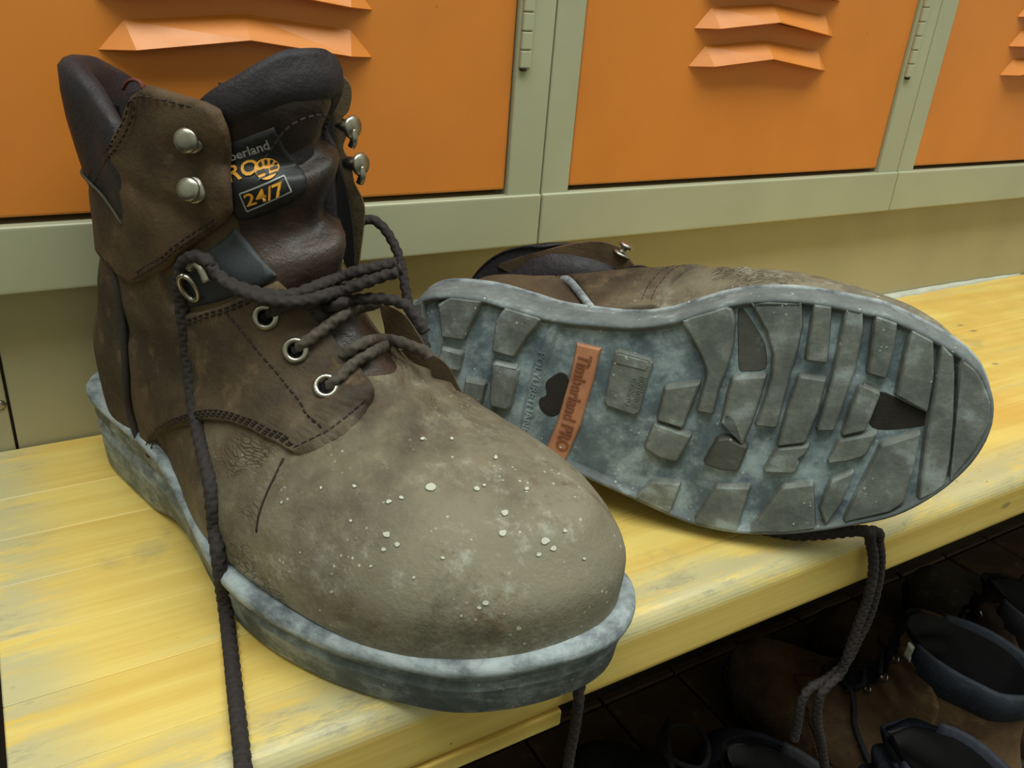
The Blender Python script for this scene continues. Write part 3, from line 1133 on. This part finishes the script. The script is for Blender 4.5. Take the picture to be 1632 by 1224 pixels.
collar_pad(b1, 'tongue_pad', 'pad', r1, us2,
           [(10.62, .0004, 0), (10.72, .0034, .0005), (10.9, .0050, .002), (11, .0052, .005), (11, .0038, .0090), (11, .0006, .0108), (11, -.0036, .0100), (11, -.0066, .0065), (11, -.0075, .001), (10.4, -.0075, 0), (9.4, -.0065, 0)], tp2, lambda u: .22 * max(0, abs(u - 6.8) - .5) + (.9 * max(0, u - 7.7)))
b1.stitches('stitching', [(5.7, 9.95), (6.3, 10.35), (7, 10.45), (7.6, 10.35), (8.1, 10.0)], r1, off=.0012)
# pull tab thread sticking up behind the flap
tube('loose_thread', [b1.plane(*p, .03) for p in ((196, 142), (203, 131), (214, 127), (224, 132), (228, 142))], .0009, m_plain('rust_thread', (112, 54, 40), .8), r1, False, 8)

# woven label on the tongue
lab = b1.uvs([(366, 226), (400, 214), (436, 201), (441, 210), (452, 233), (470, 252), (484, 272), (490, 292), (486, 308), (470, 322), (440, 336), (404, 350), (378, 352), (366, 330)])
label = b1.panel('tongue_label', lab, 'label', r1, .0012, .06, .03)
LO = .0018
letters(b1, 'lettering', 'Timberland', (337, 268), (92, -34), (-5, -15), 'grey_print', label, LO)
letters(b1, 'lettering', 'PRO', (351, 297), (62, -22), (-5, -26), 'yellow', label, LO)
letters(b1, 'lettering', '24/7', (394, 326), (60, -18), (-6, -18), 'yellow', label, LO)


def strip2d(a, c, w):
    d = np.array(c) - np.array(a)
    nn = np.array([-d[1], d[0]]) / np.linalg.norm(d) * w / 2
    m = 8
    P = [np.array(a) + d * i / m + nn * s for i in range(m + 1) for s in (1, -1)]
    return P, [(2 * i, 2 * i + 1, 2 * i + 3, 2 * i + 2) for i in range(m)]


bxp = [(383, 307), (452, 283), (463, 303), (394, 334)]
for k in range(4):
    P, F = strip2d(bxp[k], bxp[(k + 1) % 4], 2.4)
    decal(b1, 'label_frame', P, F, 'grey_print', label, LO)
disc = [(424, 269)] + [(424 + 19 * f * math.cos(a), 269 + 19 * f * math.sin(a)) for f in (.34, .67, 1.0) for a in np.linspace(0, 2 * math.pi, 25)[:-1]]
dfc = [(0, 1 + k, 1 + (k + 1) % 24) for k in range(24)] + [(1 + r * 24 + k, 25 + r * 24 + k, 25 + r * 24 + (k + 1) % 24, 1 + r * 24 + (k + 1) % 24) for r in range(2) for k in range(24)]
decal(b1, 'tree_emblem', disc, dfc, 'yellow', label, LO + .0002)
for P in ([(421, 272), (426, 271), (428, 281), (423, 283)], [(408, 276), (420, 271), (423, 277), (410, 281)], [(427, 270), (438, 264), (441, 270), (430, 274)], [(410, 262), (414, 255), (417, 265), (413, 267)],
          [(419, 253), (423, 252), (424, 263), (420, 264)], [(428, 252), (433, 254), (430, 262), (427, 261)], [(436, 257), (440, 261), (435, 264), (433, 262)], [(411, 286), (440, 277), (440, 279), (412, 288)]):
    decal(b1, 'tree_emblem', P, [(0, 1, 2, 3)], 'label', label, LO + .0007)

# medial flap standing open beyond the tongue, seen edge-on, with its two hooks
mf = [(498, 138), (512, 122), (538, 117), (556, 130), (561, 150), (556, 176), (546, 190), (552, 215), (547, 236), (560, 262), (565, 290), (579, 318), (582, 345), (576, 398), (570, 432), (552, 425), (543, 340), (526, 262), (508, 190)]
sheet(b1, 'inner_flap', mf, -.034, .006, 'edge', r1, lambda x, y: -.00006 * (x - 500))
mf2 = [(506, 150), (520, 140), (530, 180), (536, 240), (552, 300), (562, 350), (566, 420), (548, 418), (536, 330), (518, 250)]
sheet(b1, 'inner_flap_lining', mf2, -.0295, .003, 'lining', r1, lambda x, y: -.00006 * (x - 500))
for (x0, y0), (x1, y1) in (((546, 200), (562, 203)), ((560, 260), (575, 262))):
    p0 = b1.plane(x0, y0, -.036)
    p1 = b1.plane(x1, y1, -.036)
    d = p1 - p0
    L_ = np.linalg.norm(d)
    hk = lathe('lace_hook', [(.0030, -.003), (.0030, L_ * .5), (.0026, L_ * .75), (.0050, L_ * .85), (.0054, L_), (.0046, L_ * 1.2), (0, L_ * 1.24)], 'steel', r1, 18, orient(p0, d, (0, 0, 1)))
    tube('hook_lip', [p1 + np.array([0, 0, -.001]), p1 + d * .15 + np.array([0, 0, -.005]), p1 - d * .1 + np.array([0, 0, -.0085])], .0020, 'steel', hk, False, 10)

# medial eyelet stay curling up on the far side of the throat
sheet(b1, 'eyelet_stay', [(606, 486), (624, 488), (646, 502), (662, 524), (678, 552), (668, 562), (640, 556), (618, 548), (612, 520)], -.030, .004, 'edge', r1)
sheet(b1, 'eyelet_stay', [(627, 560), (648, 556), (676, 560), (700, 570), (718, 588), (728, 608), (737, 628), (718, 620), (694, 606), (668, 590), (644, 576)], -.036, .005, 'edge', r1, lambda x, y: -.00008 * (x - 627))

# loop for the lace at the ankle
q = b1.uv(312, 452)
p, n = b1.ev(q[0], q[1], .003)
m = orient(p, n, (0, 0, 1))
ring_ = [m @ Vector((.0062 * math.cos(a), .0042 * math.sin(a), .0015 + .0015 * math.cos(a))) for a in np.linspace(0, 2 * math.pi, 25)]
tube('lace_loop', ring_, .0013, 'steel', r1, False, 8)
q = b1.uv(326, 420)
p, n = b1.ev(q[0], q[1], .004)
tube('lace_loop', [p + np.array(v) for v in ((-.006, 0, -.003), (-.003, 0, .0005), (.002, 0, -.001), (.005, 0, -.006))], .0026, 'steel', r1, False, 10)

# laces
LR = .0028
for nm, pts, mt, off in (
        ('lace', [(521, 619, -.001), (527, 613, .003), (540, 602), (558, 584), (574, 571), (590, 563), (604, 556, .002), (616, 550, -.006)], 'lace_dusty', .0045),
        ('lace', [(538, 572, -.004), (548, 566, .002), (560, 557), (584, 545), (610, 541), (636, 545), (660, 554), (676, 560), (684, 572, -.002)], 'lace_dusty', .006),
        ('lace', [(473, 558, -.001), (480, 551, .003), (496, 539), (520, 521), (546, 502), (570, 491), (592, 485), (608, 480, -.004)], 'lace_dusty', .0055),
        ('lace', [(520, 492, -.002), (536, 486), (560, 479), (590, 476), (622, 478), (648, 488), (666, 510), (678, 530)], 'lace', .009),
        ('lace', [(427, 504, -.001), (434, 498, .003), (448, 490), (470, 484), (500, 478), (540, 466), (580, 452), (612, 440), (634, 434)], 'lace', .009),
        ('lace', [(336, 424, .008), (350, 440), (372, 454), (406, 465), (440, 471), (472, 468), (505, 456), (540, 442), (575, 431), (606, 424), (632, 419)], 'lace', .0085),
        ('lace', [(352, 446), (380, 462), (412, 474), (444, 480), (480, 480), (520, 470), (560, 456), (600, 440), (640, 428)], 'lace', .013),
        ('lace', [(566, 356, -.012), (586, 350, .004), (598, 352), (612, 364), (624, 382), (634, 404), (641, 430), (646, 460), (652, 486), (662, 512), (674, 540), (680, 556)], 'lace', .006)):
    tube(nm, lace_pts(b1, pts, off), LR, mt, r1)
# long lace end: from the loop down the side of the boot and over the bench
pts = lace_pts(b1, [(338, 424, .007), (328, 414, .008), (314, 409, .008), (300, 412, .007), (290, 425), (287, 446), (289, 480), (294, 520), (300, 566), (306, 620), (314, 676), (325, 726), (335, 770), (339, 806), (342, 840), (347, 880, .010)], .0055)
inv1 = M1.inverted()
for x, y, z in ((352, 920, .026), (357, 955, .012), (362, 990, .004), (368, 1040, .0032), (374, 1096, .0032), (380, 1150, .0032), (387, 1215, .0032), (395, 1290, .0032)):
    pts.append(np.array(inv1 @ Vector(on_z(x, y, ZB + z))))
tube('lace', pts, .0031, 'lace', r1)


def on_y(px, py, y):
    r = ray(px, py)
    return CAM + r * ((y - CAM[1]) / r[1])


# other lace end: slips past the toe and hangs below the bench edge
pw = [M1 @ Vector((.285, .012, .0034)), M1 @ Vector((.300, .010, .0034)), Vector((.1990, -.2500, ZB + .0034)), Vector((.2050, -.2608, ZB - .0004)), on_y(925, 1092, -.2662), on_y(922, 1118, -.268), on_y(916, 1160, -.268), on_y(906, 1216, -.267), on_y(900, 1290, -.266)]
tube('lace', [np.array(inv1 @ Vector(v)) for v in pw], LR, 'lace', r1)

# splashes of dried white paint
rnd = random.Random(4)
for x, y, r in ((688, 777, 10), (617, 852, 7), (634, 868, 5), (612, 876, 5), (805, 818, 7), (802, 850, 7), (706, 889, 4), (868, 862, 9), (882, 874, 6), (858, 884, 5), (760, 780, 5), (772, 774, 3), (620, 800, 5), (640, 794, 4), (774, 960, 6), (764, 968, 4),
                (660, 920, 3), (512, 778, 3), (560, 830, 3), (530, 942, 3), (840, 780, 4), (720, 700, 3), (674, 700, 4), (790, 730, 4), (736, 980, 3), (826, 1000, 5), (930, 890, 3), (900, 846, 4), (566, 776, 3), (592, 902, 3), (450, 800, 3), (480, 880, 2)):
    m_ = 21
    P = [(x + r * math.cos(a) * rnd.uniform(.6, 1.0), y + r * .85 * math.sin(a) * rnd.uniform(.6, 1.0)) for a in np.linspace(0, 2 * math.pi, 8)[:-1]]
    P = [(x, y)] + [tuple(v) for v in crom(P, 3, True)]
    decal(b1, 'paint_splash', P, [(0, 1 + k, 1 + (k + 1) % m_) for k in range(m_)], 'white', r1, .0006)
# slit in the leather below the quarter
tube('scratch', [b1.ev(*b1.uv(*p), .0002)[0] for p in ((452, 730), (440, 756), (430, 776), (420, 800), (412, 826), (409, 848))], .0005, 'stitch', r1, False, 6, .002)

# ================================================================== boot lying on its side, tread to the viewer
r2 = tag(empty('work_boot', mat=M2), 'dusty brown work boot lying on its side with its tread facing out', 'boot', 'pair of worn work boots')
b2.build_sole(r2, mats=('rim', 'welt', 'groove'))
b2.grid_part('vamp', 'vamp', r2, lambda u, v: not TNG(u, v))
b2.grid_part('tongue', 'tongue', r2, TNG)
b2.grid_part('lining', 'lining', r2, lambda u, v: v > 6, -.006)


def sole_st(b, px, py):
    o = np.array(b.inv @ Vector(CAM))
    d = np.array(b.inv.to_3x3() @ Vector(ray(px, py)))
    p = o + d * (-o[2] / d[2])
    return (p[0] / b.k[0], b.sg * p[1] / b.k[1])


LUGS = [
    ('lug', [(632, 452), (669, 446), (673, 484), (676, 540), (655, 545), (634, 500)]),
    ('lug', [(696, 449), (735, 459), (773, 469), (766, 484), (755, 503), (737, 543), (703, 538), (698, 490)]),
    ('lug', [(799, 476), (835, 489), (866, 500), (860, 513), (839, 538), (818, 570), (783, 561), (789, 516)]),
    ('lug', [(703, 555), (735, 564), (729, 592), (694, 586)]),
    ('lug', [(741, 606), (772, 612), (764, 646), (735, 641)]),
    ('lug', [(784, 581), (790, 578), (822, 586), (824, 592), (811, 650), (806, 654), (781, 648), (779, 640)]),
    ('lug', [(1079, 502), (1095, 494), (1130, 484), (1159, 478), (1167, 496), (1171, 517), (1167, 554), (1158, 588), (1143, 626), (1135, 661), (1111, 657), (1125, 610), (1127, 594), (1120, 572), (1108, 548), (1091, 522)]),
    ('lug', [(1194, 477), (1224, 472), (1280, 476), (1278, 520), (1270, 560), (1258, 602), (1245, 650), (1237, 683), (1205, 680), (1219, 644), (1231, 600), (1233, 567), (1223, 531), (1206, 500)]),
    ('lug', [(1298, 481), (1327, 484), (1318, 580), (1285, 576), (1292, 531)]),
    ('lug', [(1350, 487), (1377, 493), (1375, 531), (1363, 592), (1344, 644), (1329, 688), (1303, 688), (1320, 632), (1336, 563)]),
    ('lug', [(1397, 499), (1434, 509), (1425, 559), (1412, 606), (1384, 597), (1391, 543)]),
    ('lug', [(1453, 514), (1496, 529), (1489, 604), (1479, 660), (1430, 633), (1443, 571)]),
    ('lug', [(1168, 603), (1221, 600), (1211, 635), (1196, 680), (1182, 711), (1173, 692), (1168, 670), (1158, 664), (1150, 678), (1158, 640)]),
    ('lug_dark', [(1123, 740), (1145, 701), (1162, 699), (1172, 706), (1191, 713), (1176, 752), (1148, 750)]),
    ('lug', [(1275, 600), (1317, 606), (1304, 656), (1283, 707), (1240, 712), (1259, 644)]),
    ('lug', [(1240, 716), (1290, 711), (1284, 726), (1272, 732), (1273, 744), (1265, 756), (1218, 754)]),
    ('lug', [(1372, 618), (1378, 616), (1403, 627), (1402, 634), (1380, 688), (1343, 696), (1356, 656)]),
    ('lug', [(1339, 702), (1399, 692), (1380, 728), (1350, 737), (1321, 740)]),
    ('lug', [(1060, 619), (1116, 611), (1097, 656), (1087, 683), (1047, 671)]),
    ('lug', [(1043, 676), (1101, 696), (1078, 737), (1050, 730), (1027, 715)]),
    ('lug', [(1040, 768), (1084, 772), (1067, 819), (1030, 808), (1002, 797)]),
    ('lug', [(1143, 776), (1195, 778), (1174, 848), (1140, 844), (1106, 834)]),
    ('lug', [(1247, 777), (1296, 772), (1299, 844), (1250, 850), (1194, 850)]),
    ('lug', [(1326, 768), (1362, 752), (1340, 806), (1316, 838), (1308, 814)]),
    ('lug', [(1407, 711), (1469, 692), (1458, 745), (1441, 804), (1420, 818), (1346, 834), (1369, 786)]),
    ('lug', [(1503, 530), (1525, 541), (1523, 604), (1521, 672), (1516, 735), (1508, 777), (1490, 790), (1466, 800), (1474, 733), (1482, 672), (1495, 600)]),
    ('lug', [(1531, 547), (1560, 564), (1580, 596), (1588, 640), (1580, 681), (1556, 724), (1516, 772), (1522, 733), (1528, 672), (1530, 592)]),
]
lug_polys = []
for mt, poly in LUGS:
    P = np.array([sole_st(b2, *p) for p in poly])
    e0, e1 = np.roll(P, 1, 0), np.roll(P, -1, 0)
    # worn, rounded corners
    P = np.stack([P + (e0 - P) / np.linalg.norm(e0 - P, axis=1)[:, None] * .0011, P, P + (e1 - P) / np.linalg.norm(e1 - P, axis=1)[:, None] * .0011], 1).reshape(-1, 2)
    for k in range(1, len(P), 3):
        P[k] = P[k] * .5 + (P[k - 1] + P[(k + 1) % len(P)]) * .25
    lug_polys.append((mt, P))
    b2.lug('tread_lug', P, r2, mt)
    b1.lug('tread_lug', P, r1, mt, z0=.012)
# heel-breast ridge with raised letters
rp = [(884, 497), (866, 540), (852, 578), (840, 620), (832, 660), (828, 694), (843, 702), (851, 652), (863, 602), (878, 552), (893, 516), (898, 500)]
ridge = b2.lug('heel_ridge', np.array([sole_st(b2, *p) for p in rp]), r2, 'groove', z1=.0030, draft=.002)
# empty pocket in the tread where rubber has torn off, caked with dirt
DIRT = m_plain('caked_dirt', (50, 45, 40), .95, var=.3, scale=140, bump=.6)
for dm_, poly in ((DIRT, [(1385, 640), (1408, 630), (1432, 640), (1480, 664), (1492, 660), (1486, 682), (1440, 690), (1400, 690), (1386, 676)]),
             (DIRT, [(884, 600), (894, 598), (903, 606), (905, 625), (898, 645), (888, 664), (873, 668), (858, 656), (857, 640), (868, 634), (867, 614)]),
             ('lug_dark', [(1176, 500), (1186, 498), (1214, 540), (1222, 566), (1220, 592), (1190, 596), (1178, 592), (1176, 550)])):
    P = crom(np.array([sole_st(b2, *p) for p in poly]), 3, True)
    b2.lug('dirt_patch', P, r2, dm_, z1=.0047, z0=.006, draft=.0006, bev=.0004)


def sole_text(b, name, txt, p0, p1, hgt, parent, mat, z, th, flip=1):
    """raised lettering on the tread, running from pixel p0 to p1; letter tops on the toe side"""
    v, f, w = text_mesh(txt)
    a = np.array(sole_st(b, *p0))
    c = np.array(sole_st(b, *p1))
    ex = c - a
    L_ = np.linalg.norm(ex)
    ey = np.array([-ex[1], ex[0]]) / L_ * hgt
    if ey[0] * flip < 0:
        ey = -ey
    n = len(v)
    V = [b.loc(*(a + ex * q[0] + ey * q[1]), z) for q in v] + [b.loc(*(a + ex * q[0] + ey * q[1]), z - th) for q in v]
    F = [tuple(x) for x in f] + [tuple(k + n for k in x)[::-1] for x in f]
    cnt = {}
    for x in f:
        for k in range(len(x)):
            e = (x[k], x[(k + 1) % len(x)])
            cnt[tuple(sorted(e))] = cnt.get(tuple(sorted(e)), []) + [e]
    for e in cnt.values():
        if len(e) == 1:
            i, j = e[0]
            F.append((i, j, j + n, i + n))
    return mesh(name, V, F, mat, parent)


sole_text(b2, 'raised_lettering', 'POLYURETHANE', (857, 562), (829, 690), .0042, ridge, 'groove', .0032, .0008)
# terracotta logo strip
sp_ = [(918, 550), (956, 559), (951, 574), (944, 607), (932, 647), (922, 682), (898, 738), (867, 724), (886, 679), (897, 640), (907, 607), (912, 582)]
P = np.array([sole_st(b2, *p) for p in sp_])
strip = b2.lug('logo_strip', P, r2, 'logo_strip', z1=.0022, draft=.0006)
MAT['logo_letter'] = m_rubber('shaded_terracotta_letters', (128, 78, 56), (148, 96, 70), (160, 128, 108), .2, .2)  # the strip's terracotta, darkened to paint in shading on the raised letters
sole_text(b2, 'raised_lettering', 'Timberland PRO', (923, 563), (884, 716), .0075, strip, 'logo_letter', .0024, .0009)
# text plate
pp_ = [(979, 562), (985, 559), (1036, 574), (1040, 581), (1017, 660), (1010, 664), (965, 649), (962, 641)]
plate = b2.lug('text_plate', np.array([sole_st(b2, *p) for p in pp_]), r2, 'lug', z1=.0018, draft=.0004)
b2.lug('plate_bar', np.array([sole_st(b2, *p) for p in ((981, 568), (985, 565), (1032, 578), (1033, 584), (1029, 592), (981, 580))]), plate, 'lug', z0=.0022, z1=.0011, draft=.0003, bev=.0004)
sole_text(b2, 'raised_lettering', 'NON LOTOR', (1021, 600), (1007, 650), .0034, plate, 'lug', .0020, .0006)
sole_text(b2, 'raised_lettering', 'CZINHO', (1007, 602), (996, 646), .0034, plate, 'lug', .0020, .0006)

# upper of the lying boot: counter, quarter and flap of its inner side, collar, hook
hc2 = [(11.75, .1), (12.1, 2.2), (12.2, 4.6), (12.2, 6.4), (12.5, 8.6), (13.6, 8.9), (14.6, 8.6), (15.2, 6.4), (15.8, 4.0), (15.9, .2)]
b2.panel('heel_counter', hc2, 'quarter', r2, .0018)
q2 = [(11.7, .1), (12.02, 2.2), (12.1, 4.6), (12.08, 6.4), (12.0, 8.4), (10.6, 8.2), (9.2, 7.2), (8.4, 6.0), (8.1, 4.6), (8.6, 3.9), (9.3, 4.1), (10.0, 3.7), (10.6, 2.6), (10.9, 1.4), (11.0, .1)]
qd = b2.panel('quarter', q2, 'quarter', r2, .0024)
b2.stitches('stitching', [(8.5, 4.1), (9.3, 4.35), (10.05, 3.95), (10.7, 2.75), (11.02, 1.4), (11.1, .3)], qd)
b2.stitches('stitching', [(8.5, 4.3), (9.35, 4.55), (10.15, 4.1), (10.8, 2.85), (11.12, 1.5), (11.2, .3)], qd)
tube('piping', [b2.ev(u, v, .0022)[0] for u, v in ((11.72, .2), (12.06, 2.2), (12.15, 4.6), (12.14, 6.4), (12.2, 8.4))], .0024, 'welt', r2, False, 8, .002)
f2 = [(12.6, 8.0), (12.0, 7.4), (10.8, 7.2), (9.6, 7.0), (9.0, 7.4), (8.8, 8.6), (8.75, 10.4), (9.4, 10.9), (10.6, 10.8), (11.8, 10.4), (12.5, 9.4)]
fl2 = b2.panel('collar_flap', f2, 'flap', r2, .0042, base=.0008, lift=lambda u, v: .010 * max(0, 10.6 - u))
b2.stitches('stitching', [(12.4, 8.2), (11.9, 7.65), (10.8, 7.45), (9.6, 7.25), (9.2, 7.5)], fl2, off=.0052)
HZ = .076
sheet(b2, 'flap_edge', [(792, 424), (830, 408), (872, 397), (915, 387), (950, 384), (976, 389), (994, 400), (1008, 418), (1014, 432), (980, 440), (900, 442), (830, 440)], HZ, .007, 'flap', r2, level=True)
sheet(b2, 'tongue_edge', [(985, 436), (1004, 424), (1026, 423), (1042, 431), (1050, 440), (1020, 446)], HZ - .004, .008, 'pad', r2, level=True)
p = b2.plane_h(990, 404, HZ - .002)
hook(b2, 'lace_stud', p, (.55, -1, 0), (0, 0, 1), r2, .0044, .0058)
tp3 = [min(1, .6 + .4 * math.sin(math.pi * (i + 4) / 67)) for i in range(60)]
collar_pad(b2, 'padded_collar', 'pad', r2, np.linspace(-4.4, 3.4, 60),
           [(7.6, -.0010, 0), (8.0, .0070, 0), (8.6, .0150, 0), (9.3, .0215, 0), (10.1, .0245, .001), (10.6, .0245, .003), (11, .0220, .006), (11, .0120, .0095), (11, .0060, .0108), (11, -.0010, .0098), (11, -.0048, .006), (10.6, -.0070, .002), (9.8, -.0076, 0), (8.6, -.0060, 0)], tp3)
collar_pad(b2, 'tongue_pad', 'pad', r2, us2,
           [(10.05, .0004, 0), (10.25, .0042, 0), (10.6, .0066, .001), (11, .0070, .005), (11, .0048, .0105), (11, .0010, .0130), (11, -.0040, .0125), (11, -.0080, .0085), (11, -.0095, .002), (10.4, -.0090, 0), (9.4, -.0070, 0)], tp2)
# its laces fall over the front of the bench
inv2 = M2.inverted()
for k, (lst, dy) in enumerate(((((1387, 846), (1400, 866), (1403, 900), (1397, 940), (1384, 985), (1366, 1022), (1348, 1056), (1318, 1082), (1290, 1098), (1276, 1122), (1270, 1160), (1266, 1178)), 0),
                               (((1372, 846), (1388, 868), (1392, 905), (1384, 950), (1366, 1000), (1352, 1040), (1340, 1072), (1318, 1094), (1306, 1112), (1302, 1150), (1310, 1190), (1316, 1240)), .004))):
    W_ = [(.285, -.16, ZB + .012), (.318 + .006 * k, -.21, ZB + .004), (.345 + .004 * k, -.245, ZB + .0032)] + [tuple(on_y(x, y, -.2665 - dy * min(1, i / 3))) for i, (x, y) in enumerate(lst)]
    tube('lace', [np.array(inv2 @ Vector(v)) for v in W_], .0030, 'lace', r2)

# ================================================================== boots kicked under the bench
def floor_boot(label, toe, heel, right, upper, pad, dust, z=0.0, roll=0.0, lace=True, seed=0, group='boots under the bench'):
    toe, heel = Vector((*toe, 0)), Vector((*heel, 0))
    ax = (toe - heel)
    L_ = ax.length
    ang = math.atan2(ax.y, ax.x)
    m = Matrix.Translation((heel.x, heel.y, z)) @ Matrix.Rotation(ang, 4, 'Z') @ Matrix.Rotation(roll, 4, 'X')
    k = L_ / .325
    b = Boot(right, k, k * .95, k * .95, m, spring=.012, wrinkle=.8, seed=seed)
    r = tag(empty('work_boot', mat=m), label, 'boot', group)
    b.build_sole(r, mats=('floor_sole', 'floor_sole', 'floor_sole'))
    b.lug('tread_lug', np.array([(.012, -.030), (.075, -.034), (.075, .034), (.012, .026)]), r, 'floor_sole', z0=.008)
    b.lug('tread_lug', np.array([(.15, -.038), (.24, -.048), (.285, -.026), (.285, .030), (.24, .056), (.15, .058)]), r, 'floor_sole', z0=.008)
    tg = lambda u, v: 5.35 < u < 8.65 and v > 5.6
    b.grid_part('vamp', upper, r, lambda u, v: not tg(u, v))
    b.grid_part('tongue', pad, r, tg)
    b.grid_part('lining', 'lining', r, lambda u, v: v > 5, -.006)
    for sgn in (1, -1):
        f = (lambda u: u) if sgn == 1 else (lambda u: 14 - u)
        qq = [(f(u), v) for u, v in ((2.2, .2), (2.3, 3), (2.4, 6), (2.8, 9), (3.6, 10.6), (4.6, 10.8), (5.3, 10.2), (5.35, 8.5), (5.5, 7.0), (5.9, 5.8), (6.2, 5.0), (5.9, 4.3), (5.0, 4.0), (4.2, 3.2), (3.6, 1.8), (3.2, .2))]
        qt = b.panel('quarter', qq, upper, r, .0026, res=.14)
        b.stitches('stitching', [(f(u), v) for u, v in ((3.35, .4), (3.75, 2.0), (4.3, 3.45), (5.05, 4.25), (5.85, 4.55))], qt, 'floor_thread')
        for v, u in ((5.3, 5.85), (6.3, 5.45), (7.3, 5.2), (8.5, 5.1), (9.7, 5.05)):
            p, n = b.ev(f(u), v, .003)
            mm = orient(p, n)
            lathe('eyelet', [(.0022, -.001), (.0030, .0012), (.0042, .0012), (.0048, -.001)], 'steel', r, 12, mm)
    ub = np.linspace(-4.4, 4.4, 40)
    collar_pad(b, 'padded_collar', pad, r, ub, [(9.4, -.001, 0), (9.8, .0032, 0), (10.4, .0046, .0008), (11, .0042, .004), (11, .0008, .0062), (11, -.0032, .004), (10.2, -.0055, 0), (9, -.005, 0)],
               [.5 + .5 * math.sin(math.pi * (i + 3) / 46) for i in range(40)])
    if lace:
        P = []
        for k_, v in enumerate((5.3, 6.3, 7.3, 8.5)):
            for u in ((5.85 - .2 * k_, 7.0, 8.15 + .2 * k_) if k_ % 2 == 0 else (8.15 + .2 * k_, 7.0, 5.85 - .2 * k_)):
                P.append(b.ev(u, v + (.35 if u == 7.0 else 0), .006)[0])
        tube('lace', P, .0024, 'floor_lace', r, True, 8, .0014)
    return b, r


MAT['floor_sole'] = m_rubber('scuffed_black_sole', (34, 34, 36), (52, 52, 54), (84, 82, 78), .2)
MAT['floor_thread'] = m_plain('grey_thread', (92, 86, 76), .9)
MAT['floor_lace'] = m_plain('black_lace', (36, 34, 40), .9)
lt = {
    'rust': m_leather('rust_brown_leather', (78, 56, 38), (104, 80, 54), (126, 104, 72), (112, 108, 92), -1.0),
    'umber': m_leather('umber_leather', (56, 42, 32), (78, 58, 42), (96, 74, 54), (98, 88, 72), -1.4),
    'navy': m_leather('navy_black_leather', (30, 32, 44), (42, 45, 58), (58, 62, 74), (74, 76, 82), -1.8),
    'black': m_leather('black_leather', (24, 24, 28), (36, 35, 40), (48, 46, 50), (70, 68, 66), -1.6),
    'speck': m_leather('paint_flecked_leather', (44, 38, 36), (60, 52, 48), (78, 70, 64), (104, 100, 96), -.6, specks=1.4),
    'grey': m_leather('grey_lining_leather', (26, 29, 38), (36, 41, 52), (50, 58, 70), (66, 72, 80), -2.4),
}
bE, rE = floor_boot('rust-toed brown boot with blue-grey collar, under the bench below the hanging laces', (.612, -.018), (.682, -.308), False, lt['rust'], lt['grey'], 0, seed=11)
# pale pull tab and loose lace of that boot
p, n = bE.ev(0.0, 10.6, .012)
p2, n2 = bE.ev(4.9, 10.9, .006)
mesh_tab = bE.panel('pull_tab', [(4.3, 10.2), (4.75, 10.2), (4.8, 10.9), (4.35, 10.9)], MAT['white'], rE, .003)
tube('lace', [bE.ev(u, v, o)[0] for u, v, o in ((6.0, 6.2, .004), (5.2, 6.6, .009), (4.4, 6.0, .007), (3.6, 4.6, .006), (2.9, 3.0, .007), (2.5, 1.6, .012))], .0026, 'floor_lace', rE, True, 8, .0014)
bB, rB = floor_boot('dark umber boot half hidden behind the rust-toed one, under the bench', (.742, -.020), (.815, -.300), True, lt['umber'], lt['black'], 0, seed=12)
bC, rC = floor_boot('dark paint-flecked boot farthest right under the bench', (.915, -.020), (.99, -.300), False, lt['speck'], lt['navy'], 0, seed=13)
bD, rD = floor_boot('navy black boot under the bench left of the rust-toed boot', (.498, -.095), (.548, -.385), True, lt['navy'], lt['navy'], 0, seed=14, lace=False)
bF, rF = floor_boot('black boot with loose lace loops, leftmost under the bench', (.378, -.050), (.420, -.340), True, lt['black'], lt['black'], 0, seed=15, lace=False)
p0, n0 = bF.ev(8.2, 6.0, .004)
tube('lace', [p0 + np.array(v) for v in ((0, 0, 0), (.01, -.02, .014), (.035, -.040, .020), (.050, -.064, .012), (.036, -.082, .010), (.014, -.070, .014), (.004, -.046, .016), (.024, -.030, .020), (.046, -.044, .014), (.060, -.074, .004))], .0026, 'floor_lace', rF, True, 8, .0014)
